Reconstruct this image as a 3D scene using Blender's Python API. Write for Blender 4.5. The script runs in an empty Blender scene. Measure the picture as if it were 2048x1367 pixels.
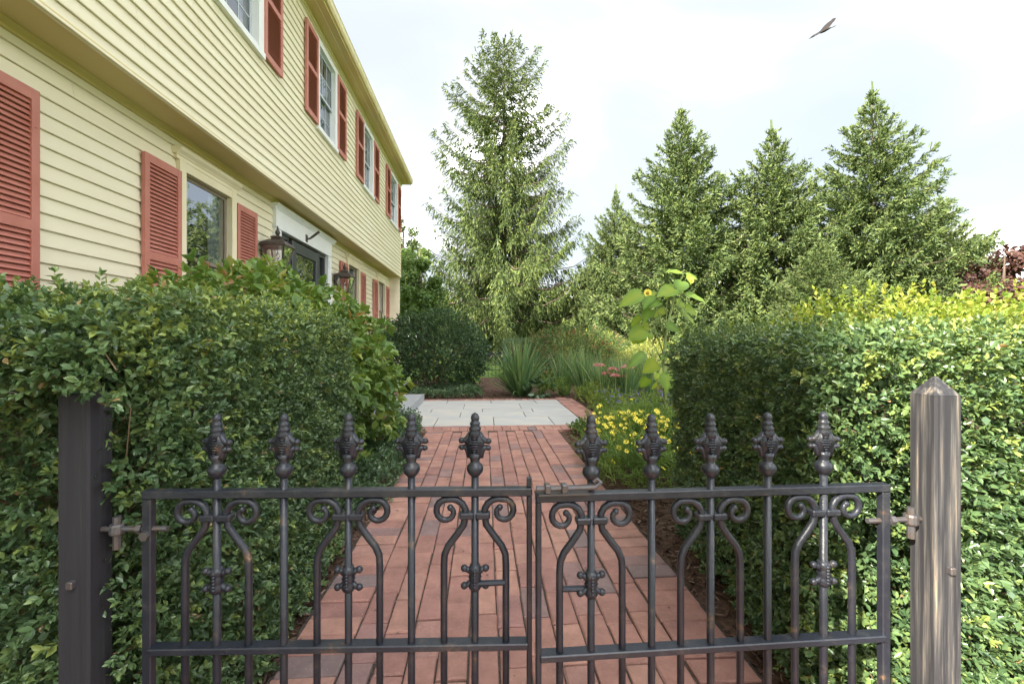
import bpy, bmesh, math, random
import numpy as np
from mathutils import Vector, Matrix, Euler

rnd = random.Random(7)
rng = np.random.default_rng(11)
scene = bpy.context.scene
COL = scene.collection
R = math.radians

# ------------------------------------------------------------------ camera
FPX, CAMH = 890.0, 1.045                     # focal length in pixels of a 2048 wide frame
YAW = math.atan(56 / 890)
cam_d = bpy.data.cameras.new('camera')
cam = bpy.data.objects.new('camera', cam_d)
COL.objects.link(cam)
scene.camera = cam
cam.location = (0, 0, CAMH)
cam.rotation_euler = (R(90), 0, -YAW)
cam_d.sensor_width = 36
cam_d.lens = FPX / 2048 * 36
cam_d.shift_y = -3.5 / 2048
cam_d.clip_start = 0.05
cam_d.clip_end = 3000

# ------------------------------------------------------------------ sky and sun
LX, LY = 1.0, 1.0                           # ground direction the light travels in
SUN_EL = R(35)
sd = Vector((LX, LY, 0)).normalized()
light_dir = Vector((sd.x * math.cos(SUN_EL), sd.y * math.cos(SUN_EL), -math.sin(SUN_EL)))
world = bpy.data.worlds.new('World')
scene.world = world
world.use_nodes = True
wn, wl = world.node_tree.nodes, world.node_tree.links
wn.clear()
wout = wn.new('ShaderNodeOutputWorld')
bg = wn.new('ShaderNodeBackground')
sky = wn.new('ShaderNodeTexSky')
sky.sky_type = 'NISHITA'
sky.sun_disc = False
sky.sun_elevation = SUN_EL
sky.sun_rotation = math.atan2(-light_dir.x, -light_dir.y)
sky.air_density = 1.0
sky.dust_density = 1.2
# thin bright cloud over most of the sky
tc = wn.new('ShaderNodeTexCoord')
sep = wn.new('ShaderNodeSeparateXYZ')
wl.new(tc.outputs['Generated'], sep.inputs[0])
zz = wn.new('ShaderNodeMath'); zz.operation = 'MAXIMUM'; zz.inputs[1].default_value = 0.0
wl.new(sep.outputs['Z'], zz.inputs[0])
za = wn.new('ShaderNodeMath'); za.operation = 'ADD'; za.inputs[1].default_value = 0.22
wl.new(zz.outputs[0], za.inputs[0])
dx = wn.new('ShaderNodeMath'); dx.operation = 'DIVIDE'
dy = wn.new('ShaderNodeMath'); dy.operation = 'DIVIDE'
wl.new(sep.outputs['X'], dx.inputs[0]); wl.new(za.outputs[0], dx.inputs[1])
wl.new(sep.outputs['Y'], dy.inputs[0]); wl.new(za.outputs[0], dy.inputs[1])
cmb = wn.new('ShaderNodeCombineXYZ')
wl.new(dx.outputs[0], cmb.inputs[0]); wl.new(dy.outputs[0], cmb.inputs[1])
noi = wn.new('ShaderNodeTexNoise')
noi.inputs['Scale'].default_value = 0.9
noi.inputs['Detail'].default_value = 7
noi.inputs['Roughness'].default_value = 0.45
noi.inputs['Distortion'].default_value = 0.4
wl.new(cmb.outputs[0], noi.inputs['Vector'])
cr = wn.new('ShaderNodeValToRGB')
for k_ in range(3): cr.color_ramp.elements.new(.5)
for e_, (p_, c_) in zip(cr.color_ramp.elements, ((.34, (1.70, 1.86, 1.98)), (.48, (1.98, 2.08, 2.15)), (.55, (2.5, 2.54, 2.57)), (.61, (18, 18, 18)), (.70, (32, 32, 32)))):
    e_.position = p_; e_.color = (*c_, 1)
wl.new(noi.outputs['Fac'], cr.inputs[0])
mixs = wn.new('ShaderNodeMix'); mixs.data_type = 'RGBA'
mixs.inputs['Factor'].default_value = .9           # the thin cloud covers most of the blue
wl.new(sky.outputs[0], mixs.inputs['A'])
wl.new(cr.outputs[0], mixs.inputs['B'])
wl.new(mixs.outputs['Result'], bg.inputs['Color'])
bg.inputs['Strength'].default_value = 0.13
wl.new(bg.outputs[0], wout.inputs['Surface'])

sun_d = bpy.data.lights.new('sun', 'SUN')
sun_d.energy = 4.6
sun_d.angle = R(1.6)
sun_d.color = (1.0, 0.93, 0.80)
sun = bpy.data.objects.new('sun', sun_d)
COL.objects.link(sun)
sun.rotation_euler = light_dir.to_track_quat('-Z', 'Y').to_euler()

vs = scene.view_settings
vs.view_transform = 'Standard'
vs.look = 'None'
vs.gamma = 1.0
vs.use_curve_mapping = False
vs.exposure = 1.9
scene.render.engine = 'CYCLES'
scene.cycles.max_bounces = 8
scene.cycles.diffuse_bounces = 6
scene.cycles.glossy_bounces = 3
scene.cycles.transmission_bounces = 5
scene.cycles.transparent_max_bounces = 6
scene.cycles.caustics_reflective = False
scene.cycles.caustics_refractive = False
scene.cycles.use_denoising = True
scene.cycles.sample_clamp_indirect = 6.0

# ------------------------------------------------------------------ helpers
CA, SA = math.cos(YAW), math.sin(YAW)
def at(px, py, Y):
    """the point at distance Y that the photograph shows at (px, py)"""
    u = (px - 1024) / FPX
    d = Vector((u * CA + SA, -u * SA + CA, -(py - 680) / FPX))
    return Vector((0, 0, CAMH)) + d * (Y / d.y)

def tag(o, label=None, cat=None, group=None, kind=None):
    if label: o['label'] = label
    if cat: o['category'] = cat
    if group: o['group'] = group
    if kind: o['kind'] = kind
    return o

def empty(name, loc=(0, 0, 0), rz=0.0, parent=None):
    o = bpy.data.objects.new(name, None)
    o.empty_display_size = 0.1
    COL.objects.link(o)
    o.location = loc
    o.rotation_euler = (0, 0, rz)
    o.parent = parent
    return o

def link(name, me, parent=None, loc=None, rot=None):
    o = bpy.data.objects.new(name, me)
    COL.objects.link(o)
    o.parent = parent
    if loc is not None: o.location = loc
    if rot is not None: o.rotation_euler = rot
    return o

class MB:
    """collects boxes, tubes, prisms and lathes of ONE part"""
    def __init__(s): s.v, s.f = [], []
    def add(s, vs_, fs_):
        n = len(s.v)
        s.v += [tuple(p) for p in vs_]
        s.f += [tuple(i + n for i in f) for f in fs_]
        return s
    def box(s, x0, x1, y0, y1, z0, z1):
        s.add([(x0,y0,z0),(x1,y0,z0),(x1,y1,z0),(x0,y1,z0),(x0,y0,z1),(x1,y0,z1),(x1,y1,z1),(x0,y1,z1)],
              [(0,3,2,1),(4,5,6,7),(0,1,5,4),(1,2,6,5),(2,3,7,6),(3,0,4,7)])
        return s
    def prism(s, prof, axis, a0, a1):
        """closed profile of (p,q) pairs pushed along axis 'x','y' or 'z'"""
        n = len(prof)
        def P(p, q, a): return {'x': (a, p, q), 'y': (p, a, q), 'z': (p, q, a)}[axis]
        vs_ = [P(p, q, a0) for p, q in prof] + [P(p, q, a1) for p, q in prof]
        fs_ = [tuple(range(n))[::-1], tuple(range(n, 2*n))] + [(i, (i+1) % n, n+(i+1) % n, n+i) for i in range(n)]
        return s.add(vs_, fs_)
    def tube(s, pts, rad, n=8, cap=True):
        pts = [Vector(p) for p in pts]
        if not hasattr(rad, '__len__'): rad = [rad] * len(pts)
        vs_, fs_ = [], []
        ref = None
        for i, p in enumerate(pts):
            t = (pts[min(i+1, len(pts)-1)] - pts[max(i-1, 0)])
            t = t.normalized() if t.length > 1e-9 else Vector((0,0,1))
            if ref is None:
                ref = Vector((1,0,0)) if abs(t.x) < .8 else Vector((0,1,0))
            a = (ref - t * ref.dot(t)).normalized()
            b = t.cross(a); ref = a
            for k in range(n):
                th = 2*math.pi*k/n
                vs_.append(p + (a*math.cos(th) + b*math.sin(th)) * rad[i])
        for i in range(len(pts)-1):
            for k in range(n):
                fs_.append((i*n+k, i*n+(k+1) % n, (i+1)*n+(k+1) % n, (i+1)*n+k))
        if cap:
            fs_.append(tuple(range(n))[::-1]); fs_.append(tuple((len(pts)-1)*n+k for k in range(n)))
        return s.add(vs_, fs_)
    def lathe(s, prof, cx=0, cy=0, n=14, sy=1.0):
        """(radius, z) pairs turned round the z axis"""
        vs_, fs_ = [], []
        for r_, z in prof:
            for k in range(n):
                th = 2*math.pi*k/n
                vs_.append((cx + r_*math.cos(th), cy + sy*r_*math.sin(th), z))
        for i in range(len(prof)-1):
            for k in range(n):
                fs_.append((i*n+k, i*n+(k+1) % n, (i+1)*n+(k+1) % n, (i+1)*n+k))
        fs_.append(tuple(range(n))[::-1]); fs_.append(tuple((len(prof)-1)*n+k for k in range(n)))
        return s.add(vs_, fs_)
    def ball(s, c, r_, n=8, m=6, sc=(1,1,1)):
        vs_, fs_ = [], []
        for j in range(m+1):
            ph = math.pi*j/m
            for k in range(n):
                th = 2*math.pi*k/n
                vs_.append((c[0]+sc[0]*r_*math.sin(ph)*math.cos(th), c[1]+sc[1]*r_*math.sin(ph)*math.sin(th), c[2]+sc[2]*r_*math.cos(ph)))
        for j in range(m):
            for k in range(n):
                fs_.append((j*n+k, (j+1)*n+k, (j+1)*n+(k+1) % n, j*n+(k+1) % n))
        return s.add(vs_, fs_)
    def mesh(s, name, mat=None, smooth=False, bevel=0.0):
        me = bpy.data.meshes.new(name)
        me.from_pydata(s.v, [], s.f)
        if bevel:
            bm = bmesh.new(); bm.from_mesh(me)
            bmesh.ops.bevel(bm, geom=list(bm.edges), offset=bevel, segments=1, affect='EDGES')
            bm.to_mesh(me); bm.free()
        if mat: me.materials.append(mat)
        if smooth: me.polygons.foreach_set('use_smooth', [True]*len(me.polygons))
        me.update()
        return me
    def build(s, name, mat, parent=None, smooth=False, bevel=0.0, loc=None, rot=None):
        return link(name, s.mesh(name, mat, smooth, bevel), parent, loc, rot)

def np_mesh(name, V, F, mat, tint=None, smooth=False):
    """V (n,3), F (m,k) with k = 3 or 4, tint (n,)"""
    me = bpy.data.meshes.new(name)
    V = np.ascontiguousarray(V, dtype=np.float32); F = np.ascontiguousarray(F, dtype=np.int32)
    k = F.shape[1]
    me.vertices.add(len(V)); me.vertices.foreach_set('co', V.ravel())
    me.loops.add(F.size); me.loops.foreach_set('vertex_index', F.ravel())
    me.polygons.add(len(F))
    me.polygons.foreach_set('loop_start', np.arange(0, F.size, k, dtype=np.int32))
    me.polygons.foreach_set('loop_total', np.full(len(F), k, dtype=np.int32))
    if smooth: me.polygons.foreach_set('use_smooth', np.ones(len(F), dtype=bool))
    if tint is not None:
        a = me.attributes.new('tint', 'FLOAT', 'POINT')
        a.data.foreach_set('value', np.ascontiguousarray(tint, dtype=np.float32))
    me.materials.append(mat)
    me.update(calc_edges=True)
    return me

def norm(a): return a / np.maximum(np.linalg.norm(a, axis=-1, keepdims=True), 1e-9)
def frames(d, up=None):
    """rotation matrices whose y column is d and whose z column is close to up"""
    d = norm(d)
    if up is None: up = np.tile(np.array([0, 0, 1.0]), (len(d), 1))
    x = np.cross(d, up); bad = np.linalg.norm(x, axis=1) < 1e-3
    x[bad] = np.array([1.0, 0, 0]); x = norm(x)
    z = np.cross(x, d)
    return np.stack([x, d, z], axis=2)

# leaf shapes: (verts, quads); y runs along the leaf, z is its upper side
def leaf_shape(w, fold=0.25, curl=0.12, pos=0.4):
    v = np.array([[0,0,0], [-w, pos, fold*w], [-w*.72, pos+.3, fold*w-curl*.5], [0,1,-curl], [w*.72, pos+.3, fold*w-curl*.5], [w, pos, fold*w]])
    return v, np.array([[0,3,2,1],[0,5,4,3]])
def kite(w):
    v = np.array([[0,0,0], [-w,.4,.04], [0,1,0], [w,.4,.04]])
    return v, np.array([[0,3,2,1]])

def place(shape, pos, rot, size, tint):
    """many copies of a leaf shape -> V, F, T"""
    v, f = shape
    n = len(pos); k = len(v)
    size = np.asarray(size).reshape(n, -1)
    if size.shape[1] == 1: size = np.repeat(size, 3, axis=1)
    V = np.einsum('nij,nkj->nki', rot, v[None] * size[:, None, :]) + pos[:, None, :]
    F = f[None] + (np.arange(n) * k)[:, None, None]
    return V.reshape(-1, 3), F.reshape(-1, f.shape[1]), np.repeat(tint, k)

def merge(parts):
    V, F, T, o = [], [], [], 0
    for v, f, t in parts:
        V.append(v); F.append(f + o); T.append(t); o += len(v)
    return np.concatenate(V), np.concatenate(F), np.concatenate(T)

def sprig(pairs, length, leaf, angle=50, tip=True, jitter=.25, whorl=2, r=rng):
    """leaf base offsets, directions and sizes on a shoot that runs along +y"""
    off, d, s = [], [], []
    for i in range(pairs):
        y = length * (i + .6) / pairs
        a0 = (i % 2) * math.pi / 2 + r.uniform(-.3, .3)
        for k in range(whorl):
            a = a0 + 2*math.pi*k/whorl
            an = R(angle) * (1 - .35*i/pairs)
            off.append((0, y, 0))
            d.append((math.cos(a)*math.sin(an), math.cos(an), math.sin(a)*math.sin(an)))
            s.append(leaf * (1 - .25*abs(i/pairs - .5)))
    if tip:
        for a in (0.3, 2.6):
            off.append((0, length, 0)); d.append((math.cos(a)*.35, .9, math.sin(a)*.35)); s.append(leaf*.75)
    off, d, s = np.array(off), np.array(d), np.array(s)
    return off, norm(d + r.normal(0, jitter, d.shape)), s * r.uniform(.8, 1.15, len(s))

def leaves_from_sprigs(sprigs, P, D, scale, tint, shape, tj=.12, upw=.6):
    """expand shoots at P pointing along D into leaves: pos, rot, size, tint"""
    which = rng.integers(0, len(sprigs), len(P))
    pos, rot, size, tt = [], [], [], []
    rr = norm(rng.normal(0, 1, (len(P), 3)))
    M = frames(D, rr)
    for w in range(len(sprigs)):
        off, d, s = sprigs[w]
        idx = np.nonzero(which == w)[0]
        if not len(idx): continue
        sc = scale[idx]
        p = P[idx][:, None, :] + np.einsum('nij,kj->nki', M[idx], off) * sc[:, None, None]
        dd = np.einsum('nij,kj->nki', M[idx], d)
        # upper side of a leaf turns to the light: partly up, partly outward along the shoot
        upv = np.array([0, 0, upw]) + D[idx][:, None, :] * .5 + rng.normal(0, .35, dd.shape)
        k = len(off)
        pos.append(p.reshape(-1, 3)); dd = dd.reshape(-1, 3)
        rot.append(frames(dd, norm(upv.reshape(-1, 3))))
        size.append((s[None] * sc[:, None]).ravel())
        tt.append(np.clip(np.repeat(tint[idx], k) + rng.normal(0, tj, k*len(idx)), 0, 1))
    return np.concatenate(pos), np.concatenate(rot), np.concatenate(size), np.concatenate(tt)

def lump(d, seed, amp=.12, n=7, freq=3.2):
    r_ = np.random.default_rng(seed)
    k = r_.normal(0, freq, (n, 3)); ph = r_.uniform(0, 6.28, n)
    return 1 + amp * np.sin(d @ k.T + ph).sum(axis=1) / math.sqrt(n) * 1.2

# ------------------------------------------------------------------ materials
def mat(name, color, rough=.6, spec=.5, metal=0.0, var=None, scale=8.0, bump=0.0, bscale=40.0, detail=4.0, stretch=(1,1,1), ramp=None):
    """principled material; var = second colour blended in by noise; bump = fine relief in metres"""
    m = bpy.data.materials.new(name); m.use_nodes = True
    nt = m.node_tree; n, l = nt.nodes, nt.links
    b = n['Principled BSDF']
    b.inputs['Base Color'].default_value = (*color, 1)
    b.inputs['Roughness'].default_value = rough
    b.inputs['Specular IOR Level'].default_value = spec
    b.inputs['Metallic'].default_value = metal
    t = n.new('ShaderNodeTexCoord'); mp = n.new('ShaderNodeMapping')
    mp.inputs['Scale'].default_value = stretch
    l.new(t.outputs['Object'], mp.inputs['Vector'])
    if var is not None:
        no = n.new('ShaderNodeTexNoise'); no.inputs['Scale'].default_value = scale; no.inputs['Detail'].default_value = detail
        l.new(mp.outputs[0], no.inputs['Vector'])
        rp = n.new('ShaderNodeValToRGB')
        rp.color_ramp.elements[0].position, rp.color_ramp.elements[1].position = ramp or (.35, .68)
        rp.color_ramp.elements[0].color = (*color, 1); rp.color_ramp.elements[1].color = (*var, 1)
        l.new(no.outputs['Fac'], rp.inputs[0]); l.new(rp.outputs[0], b.inputs['Base Color'])
    if bump:
        nb = n.new('ShaderNodeTexNoise'); nb.inputs['Scale'].default_value = bscale; nb.inputs['Detail'].default_value = 5
        l.new(mp.outputs[0], nb.inputs['Vector'])
        bp = n.new('ShaderNodeBump'); bp.inputs['Distance'].default_value = bump; bp.inputs['Strength'].default_value = .8
        l.new(nb.outputs['Fac'], bp.inputs['Height']); l.new(bp.outputs[0], b.inputs['Normal'])
    return m

def leaf_mat(name, stops, rough=.45, spec=.4, trans=.3, tgain=1.6):
    """colour from the leaf's own tint; thin leaves let light through"""
    m = bpy.data.materials.new(name); m.use_nodes = True
    nt = m.node_tree; n, l = nt.nodes, nt.links
    b = n['Principled BSDF']; out = n['Material Output']
    a = n.new('ShaderNodeAttribute'); a.attribute_name = 'tint'
    rp = n.new('ShaderNodeValToRGB'); el = rp.color_ramp.elements
    while len(el) < len(stops): el.new(.5)
    for e, (p, c) in zip(el, stops): e.position = p; e.color = (*c, 1)
    l.new(a.outputs['Fac'], rp.inputs[0]); l.new(rp.outputs[0], b.inputs['Base Color'])
    b.inputs['Roughness'].default_value = rough; b.inputs['Specular IOR Level'].default_value = spec
    tr = n.new('ShaderNodeBsdfTranslucent')
    g = n.new('ShaderNodeMix'); g.data_type = 'RGBA'; g.blend_type = 'MULTIPLY'; g.inputs['Factor'].default_value = 1
    l.new(rp.outputs[0], g.inputs['A']); g.inputs['B'].default_value = (tgain*1.05, tgain, tgain*.45, 1)
    l.new(g.outputs['Result'], tr.inputs['Color'])
    mx = n.new('ShaderNodeMixShader'); mx.inputs[0].default_value = trans
    l.new(b.outputs[0], mx.inputs[1]); l.new(tr.outputs[0], mx.inputs[2]); l.new(mx.outputs[0], out.inputs['Surface'])
    return m

def brick_mat(name, from_attr=False):
    m = bpy.data.materials.new(name); m.use_nodes = True
    nt = m.node_tree; n, l = nt.nodes, nt.links; b = n['Principled BSDF']
    rp = n.new('ShaderNodeValToRGB'); el = rp.color_ramp.elements
    cols = [(0, (.32, .165, .14)), (.15, (.40, .205, .16)), (.33, (.355, .18, .145)), (.5, (.41, .215, .165)), (.68, (.455, .25, .19)), (.83, (.34, .18, .155)), (.94, (.28, .175, .16)), (1, (.235, .17, .16))]
    while len(el) < len(cols): el.new(.5)
    for e, (p, c) in zip(el, cols): e.position = p; e.color = (*c, 1)
    if from_attr:
        a = n.new('ShaderNodeAttribute'); a.attribute_name = 'tint'; l.new(a.outputs['Fac'], rp.inputs[0]); vec = None
    else:
        oi = n.new('ShaderNodeObjectInfo'); l.new(oi.outputs['Random'], rp.inputs[0])
    geo = n.new('ShaderNodeNewGeometry')
    no = n.new('ShaderNodeTexNoise'); no.inputs['Scale'].default_value = 7; no.inputs['Detail'].default_value = 10; no.inputs['Roughness'].default_value = .75
    l.new(geo.outputs['Position'], no.inputs['Vector'])
    r2 = n.new('ShaderNodeValToRGB'); r2.color_ramp.elements[0].position = .3; r2.color_ramp.elements[1].position = .75
    r2.color_ramp.elements[0].color = (.62, .62, .62, 1); r2.color_ramp.elements[1].color = (1.26, 1.25, 1.26, 1)
    l.new(no.outputs['Fac'], r2.inputs[0])
    mu = n.new('ShaderNodeMix'); mu.data_type = 'RGBA'; mu.blend_type = 'MULTIPLY'; mu.inputs['Factor'].default_value = 1
    l.new(rp.outputs[0], mu.inputs['A']); l.new(r2.outputs[0], mu.inputs['B'])
    # pale specks of grit
    n3 = n.new('ShaderNodeTexNoise'); n3.inputs['Scale'].default_value = 160; n3.inputs['Detail'].default_value = 2
    l.new(geo.outputs['Position'], n3.inputs['Vector'])
    r3 = n.new('ShaderNodeValToRGB'); r3.color_ramp.elements[0].position = .70; r3.color_ramp.elements[1].position = .76
    l.new(n3.outputs['Fac'], r3.inputs[0])
    m3 = n.new('ShaderNodeMix'); m3.data_type = 'RGBA'; m3.inputs['B'].default_value = (.55, .42, .36, 1)
    l.new(r3.outputs[0], m3.inputs['Factor']); l.new(mu.outputs['Result'], m3.inputs['A'])
    l.new(m3.outputs['Result'], b.inputs['Base Color'])
    b.inputs['Roughness'].default_value = .72; b.inputs['Specular IOR Level'].default_value = .35
    nb = n.new('ShaderNodeTexNoise'); nb.inputs['Scale'].default_value = 90; nb.inputs['Detail'].default_value = 6
    l.new(geo.outputs['Position'], nb.inputs['Vector'])
    bp = n.new('ShaderNodeBump'); bp.inputs['Distance'].default_value = .003; bp.inputs['Strength'].default_value = .7
    l.new(nb.outputs['Fac'], bp.inputs['Height']); l.new(bp.outputs[0], b.inputs['Normal'])
    return m

def iron_mat():
    """black paint, dusty, worn through to rust in patches"""
    m = bpy.data.materials.new('wrought_iron'); m.use_nodes = True
    nt = m.node_tree; n, l = nt.nodes, nt.links; b = n['Principled BSDF']
    geo = n.new('ShaderNodeNewGeometry')
    a = n.new('ShaderNodeTexNoise'); a.inputs['Scale'].default_value = 16; a.inputs['Detail'].default_value = 8; a.inputs['Roughness'].default_value = .7
    l.new(geo.outputs['Position'], a.inputs['Vector'])
    rp = n.new('ShaderNodeValToRGB'); el = rp.color_ramp.elements
    cols = [(0, (.011, .013, .019)), (.5, (.017, .020, .029)), (.60, (.030, .032, .038)), (.67, (.10, .062, .04)), (.75, (.36, .28, .20))]
    while len(el) < len(cols): el.new(.5)
    for e, (p, c) in zip(el, cols): e.position = p; e.color = (*c, 1)
    l.new(a.outputs['Fac'], rp.inputs[0]); l.new(rp.outputs[0], b.inputs['Base Color'])
    b.inputs['Roughness'].default_value = .38; b.inputs['Specular IOR Level'].default_value = .5
    nb = n.new('ShaderNodeTexNoise'); nb.inputs['Scale'].default_value = 220; nb.inputs['Detail'].default_value = 3
    l.new(geo.outputs['Position'], nb.inputs['Vector'])
    bp = n.new('ShaderNodeBump'); bp.inputs['Distance'].default_value = .0012; bp.inputs['Strength'].default_value = .6
    l.new(nb.outputs['Fac'], bp.inputs['Height']); l.new(bp.outputs[0], b.inputs['Normal'])
    return m

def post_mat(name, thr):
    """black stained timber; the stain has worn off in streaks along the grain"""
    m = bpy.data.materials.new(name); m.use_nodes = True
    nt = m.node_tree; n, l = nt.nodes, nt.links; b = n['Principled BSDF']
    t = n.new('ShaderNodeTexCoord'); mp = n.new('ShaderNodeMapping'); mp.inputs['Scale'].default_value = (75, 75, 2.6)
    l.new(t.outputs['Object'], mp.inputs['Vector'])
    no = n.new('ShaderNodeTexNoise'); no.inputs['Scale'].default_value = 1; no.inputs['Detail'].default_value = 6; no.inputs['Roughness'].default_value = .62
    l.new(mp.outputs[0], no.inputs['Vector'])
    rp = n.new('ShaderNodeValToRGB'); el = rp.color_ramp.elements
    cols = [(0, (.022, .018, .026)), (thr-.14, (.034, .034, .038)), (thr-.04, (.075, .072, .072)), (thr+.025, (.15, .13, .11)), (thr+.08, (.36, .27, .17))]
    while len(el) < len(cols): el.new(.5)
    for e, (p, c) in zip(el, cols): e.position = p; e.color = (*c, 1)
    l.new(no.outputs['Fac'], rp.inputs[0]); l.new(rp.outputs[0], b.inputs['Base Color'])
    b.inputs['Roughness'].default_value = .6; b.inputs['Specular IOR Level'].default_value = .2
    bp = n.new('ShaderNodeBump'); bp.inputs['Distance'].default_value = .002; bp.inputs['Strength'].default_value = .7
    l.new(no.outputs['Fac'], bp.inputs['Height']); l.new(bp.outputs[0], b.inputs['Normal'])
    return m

def glass_mat(name, tintc, refl=.35):
    """window glass: part mirror of the garden, part dark painted panel seen through it"""
    m = bpy.data.materials.new(name); m.use_nodes = True
    nt = m.node_tree; n, l = nt.nodes, nt.links; out = n['Material Output']
    n.remove(n['Principled BSDF'])
    tr = n.new('ShaderNodeBsdfTransparent'); tr.inputs['Color'].default_value = (*tintc, 1)
    gl = n.new('ShaderNodeBsdfGlossy'); gl.inputs['Roughness'].default_value = .015; gl.inputs['Color'].default_value = (.95, .97, 1, 1)
    fr = n.new('ShaderNodeFresnel'); fr.inputs['IOR'].default_value = 1.5
    ad = n.new('ShaderNodeMath'); ad.operation = 'ADD'; ad.inputs[1].default_value = refl
    l.new(fr.outputs[0], ad.inputs[0])
    mx = n.new('ShaderNodeMixShader')
    l.new(ad.outputs[0], mx.inputs[0]); l.new(tr.outputs[0], mx.inputs[1]); l.new(gl.outputs[0], mx.inputs[2]); l.new(mx.outputs[0], out.inputs['Surface'])
    return m

M = {}
M['siding'] = mat('yellow_siding', (.72, .66, .495), .5, .3, var=(.67, .60, .435), scale=2.2, stretch=(1, .3, 2.5), bump=.0008, bscale=60)
M['trim'] = mat('cream_trim', (.73, .65, .47), .5, .35, var=(.69, .60, .41), scale=3)
M['soffit'] = mat('tan_soffit', (.60, .49, .24), .6, .3, var=(.53, .42, .19), scale=2.5, stretch=(1, .4, 1))
M['gutter'] = mat('gutter_paint', (.70, .60, .34), .4, .4, var=(.58, .48, .25), scale=5)
M['shutter'] = mat('red_shutter_paint', (.41, .145, .11), .5, .35, var=(.46, .18, .14), scale=6, bump=.0006, bscale=90)
M['white'] = mat('white_paint', (.76, .76, .76), .4, .4, var=(.70, .70, .70), scale=4)
M['sash'] = mat('grey_sash', (.42, .45, .50), .4, .4)
M['brownsash'] = mat('brown_sash', (.20, .16, .12), .5, .4)
M['dark'] = mat('painted_room_shade', (.02, .022, .025), .9, .1)  # near-black paint standing in for the gloom of an unlit interior
M['curtain'] = mat('curtain_cloth', (.45, .47, .50), .9, .1, var=(.36, .38, .41), scale=5)
M['screen'] = mat('screen_door_paint', (.045, .047, .052), .35, .5)
M['glass'] = glass_mat('window_glass', (.75, .80, .85), .30)
M['glass_up'] = glass_mat('screened_glass', (.7, .75, .8), .16)
M['lglass'] = glass_mat('lantern_glass', (.95, .95, .92), .10)
M['bronze'] = mat('bronze_lantern', (.05, .042, .038), .45, .5, metal=.3, var=(.085, .065, .05), scale=18)
M['roof'] = mat('roof_shingles', (.10, .095, .09), .9, .2, var=(.16, .15, .14), scale=30)
M['iron'] = iron_mat()
M['steel'] = mat('zinc_hardware', (.11, .11, .12), .45, .5, metal=.5, var=(.12, .095, .08), scale=70)
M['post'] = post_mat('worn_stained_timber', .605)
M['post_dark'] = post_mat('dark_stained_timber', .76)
M['brick'] = brick_mat('brick_paver')
M['brick_far'] = brick_mat('brick_paver_run', True)
M['sand'] = mat('joint_sand', (.055, .045, .038), .95, .1, var=(.11, .09, .075), scale=80, bump=.004, bscale=150)
M['stone'] = mat('bluestone', (.42, .425, .42), .7, .35, var=(.52, .485, .42), scale=2.6, bump=.0015, bscale=50, detail=7)
M['granite'] = mat('granite_step', (.36, .37, .37), .8, .3, var=(.28, .29, .295), scale=55, bump=.004, bscale=45)
M['mulch'] = mat('bark_mulch', (.085, .05, .034), .95, .1, var=(.15, .095, .07), scale=45, bump=.02, bscale=60, detail=8)
M['chip'] = leaf_mat('mulch_chips', [(0, (.06, .035, .025)), (.5, (.14, .085, .06)), (1, (.30, .21, .16))], .9, .1, 0.02)
M['lawn'] = mat('lawn_grass', (.085, .15, .03), .9, .1, var=(.15, .21, .05), scale=.8, bump=.03, bscale=25, detail=9)
M['bark'] = mat('spruce_bark', (.17, .13, .105), .95, .1, var=(.09, .068, .055), scale=14, stretch=(1, 1, .35), bump=.03, bscale=12)
M['twig'] = mat('hedge_twig', (.22, .16, .095), .9, .1, var=(.14, .10, .06), scale=20)
M['stem'] = mat('green_stem', (.27, .34, .12), .7, .2, var=(.21, .25, .09), scale=12)

M['box'] = leaf_mat('boxwood_leaf', [(0, (.060, .112, .050)), (.45, (.115, .188, .075)), (.72, (.18, .255, .082)), (.975, (.31, .37, .09)), (1, (.40, .27, .13))], .32, .5, .14)
M['hyd'] = leaf_mat('broad_shrub_leaf', [(0, (.075, .145, .038)), (.5, (.145, .235, .056)), (.8, (.23, .30, .070)), (.94, (.28, .27, .075)), (1, (.30, .17, .09))], .45, .4, .3)
M['darkbush'] = leaf_mat('dark_shrub_leaf', [(0, (.030, .066, .028)), (.6, (.058, .110, .042)), (1, (.11, .165, .055))], .42, .4, .2)
M['cover'] = leaf_mat('ground_cover_leaf', [(0, (.045, .095, .042)), (.6, (.085, .150, .068)), (1, (.17, .24, .12))], .32, .55, .2)
M['nandina'] = leaf_mat('red_tinged_leaf', [(0, (.055, .105, .034)), (.58, (.115, .175, .055)), (.78, (.19, .16, .06)), (1, (.38, .09, .06))], .5, .35, .3)
M['yellowleaf'] = leaf_mat('yellow_leaf', [(0, (.17, .23, .06)), (.5, (.29, .33, .09)), (1, (.48, .46, .18))], .5, .3, .35)
M['privet'] = leaf_mat('lime_shrub_leaf', [(0, (.10, .17, .03)), (.5, (.22, .29, .045)), (.85, (.34, .38, .07)), (1, (.42, .40, .11))], .45, .4, .35)
M['plumbago'] = leaf_mat('bedding_leaf', [(0, (.09, .16, .040)), (.6, (.20, .28, .065)), (1, (.34, .38, .10))], .5, .3, .3)
M['fern'] = leaf_mat('thread_leaf', [(0, (.085, .165, .040)), (1, (.21, .30, .075))], .6, .3, .3)
M['blade'] = leaf_mat('iris_blade', [(0, (.080, .165, .075)), (.6, (.15, .25, .105)), (1, (.30, .34, .13))], .45, .4, .25)
M['sunleaf'] = leaf_mat('sunflower_leaf', [(0, (.11, .20, .05)), (.5, (.20, .32, .055)), (1, (.34, .40, .055))], .55, .3, .38)
M['yellow'] = mat('yellow_petal', (.90, .76, .10), .6, .2)
M['orange'] = mat('flower_eye', (.45, .24, .03), .8, .1)
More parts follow.
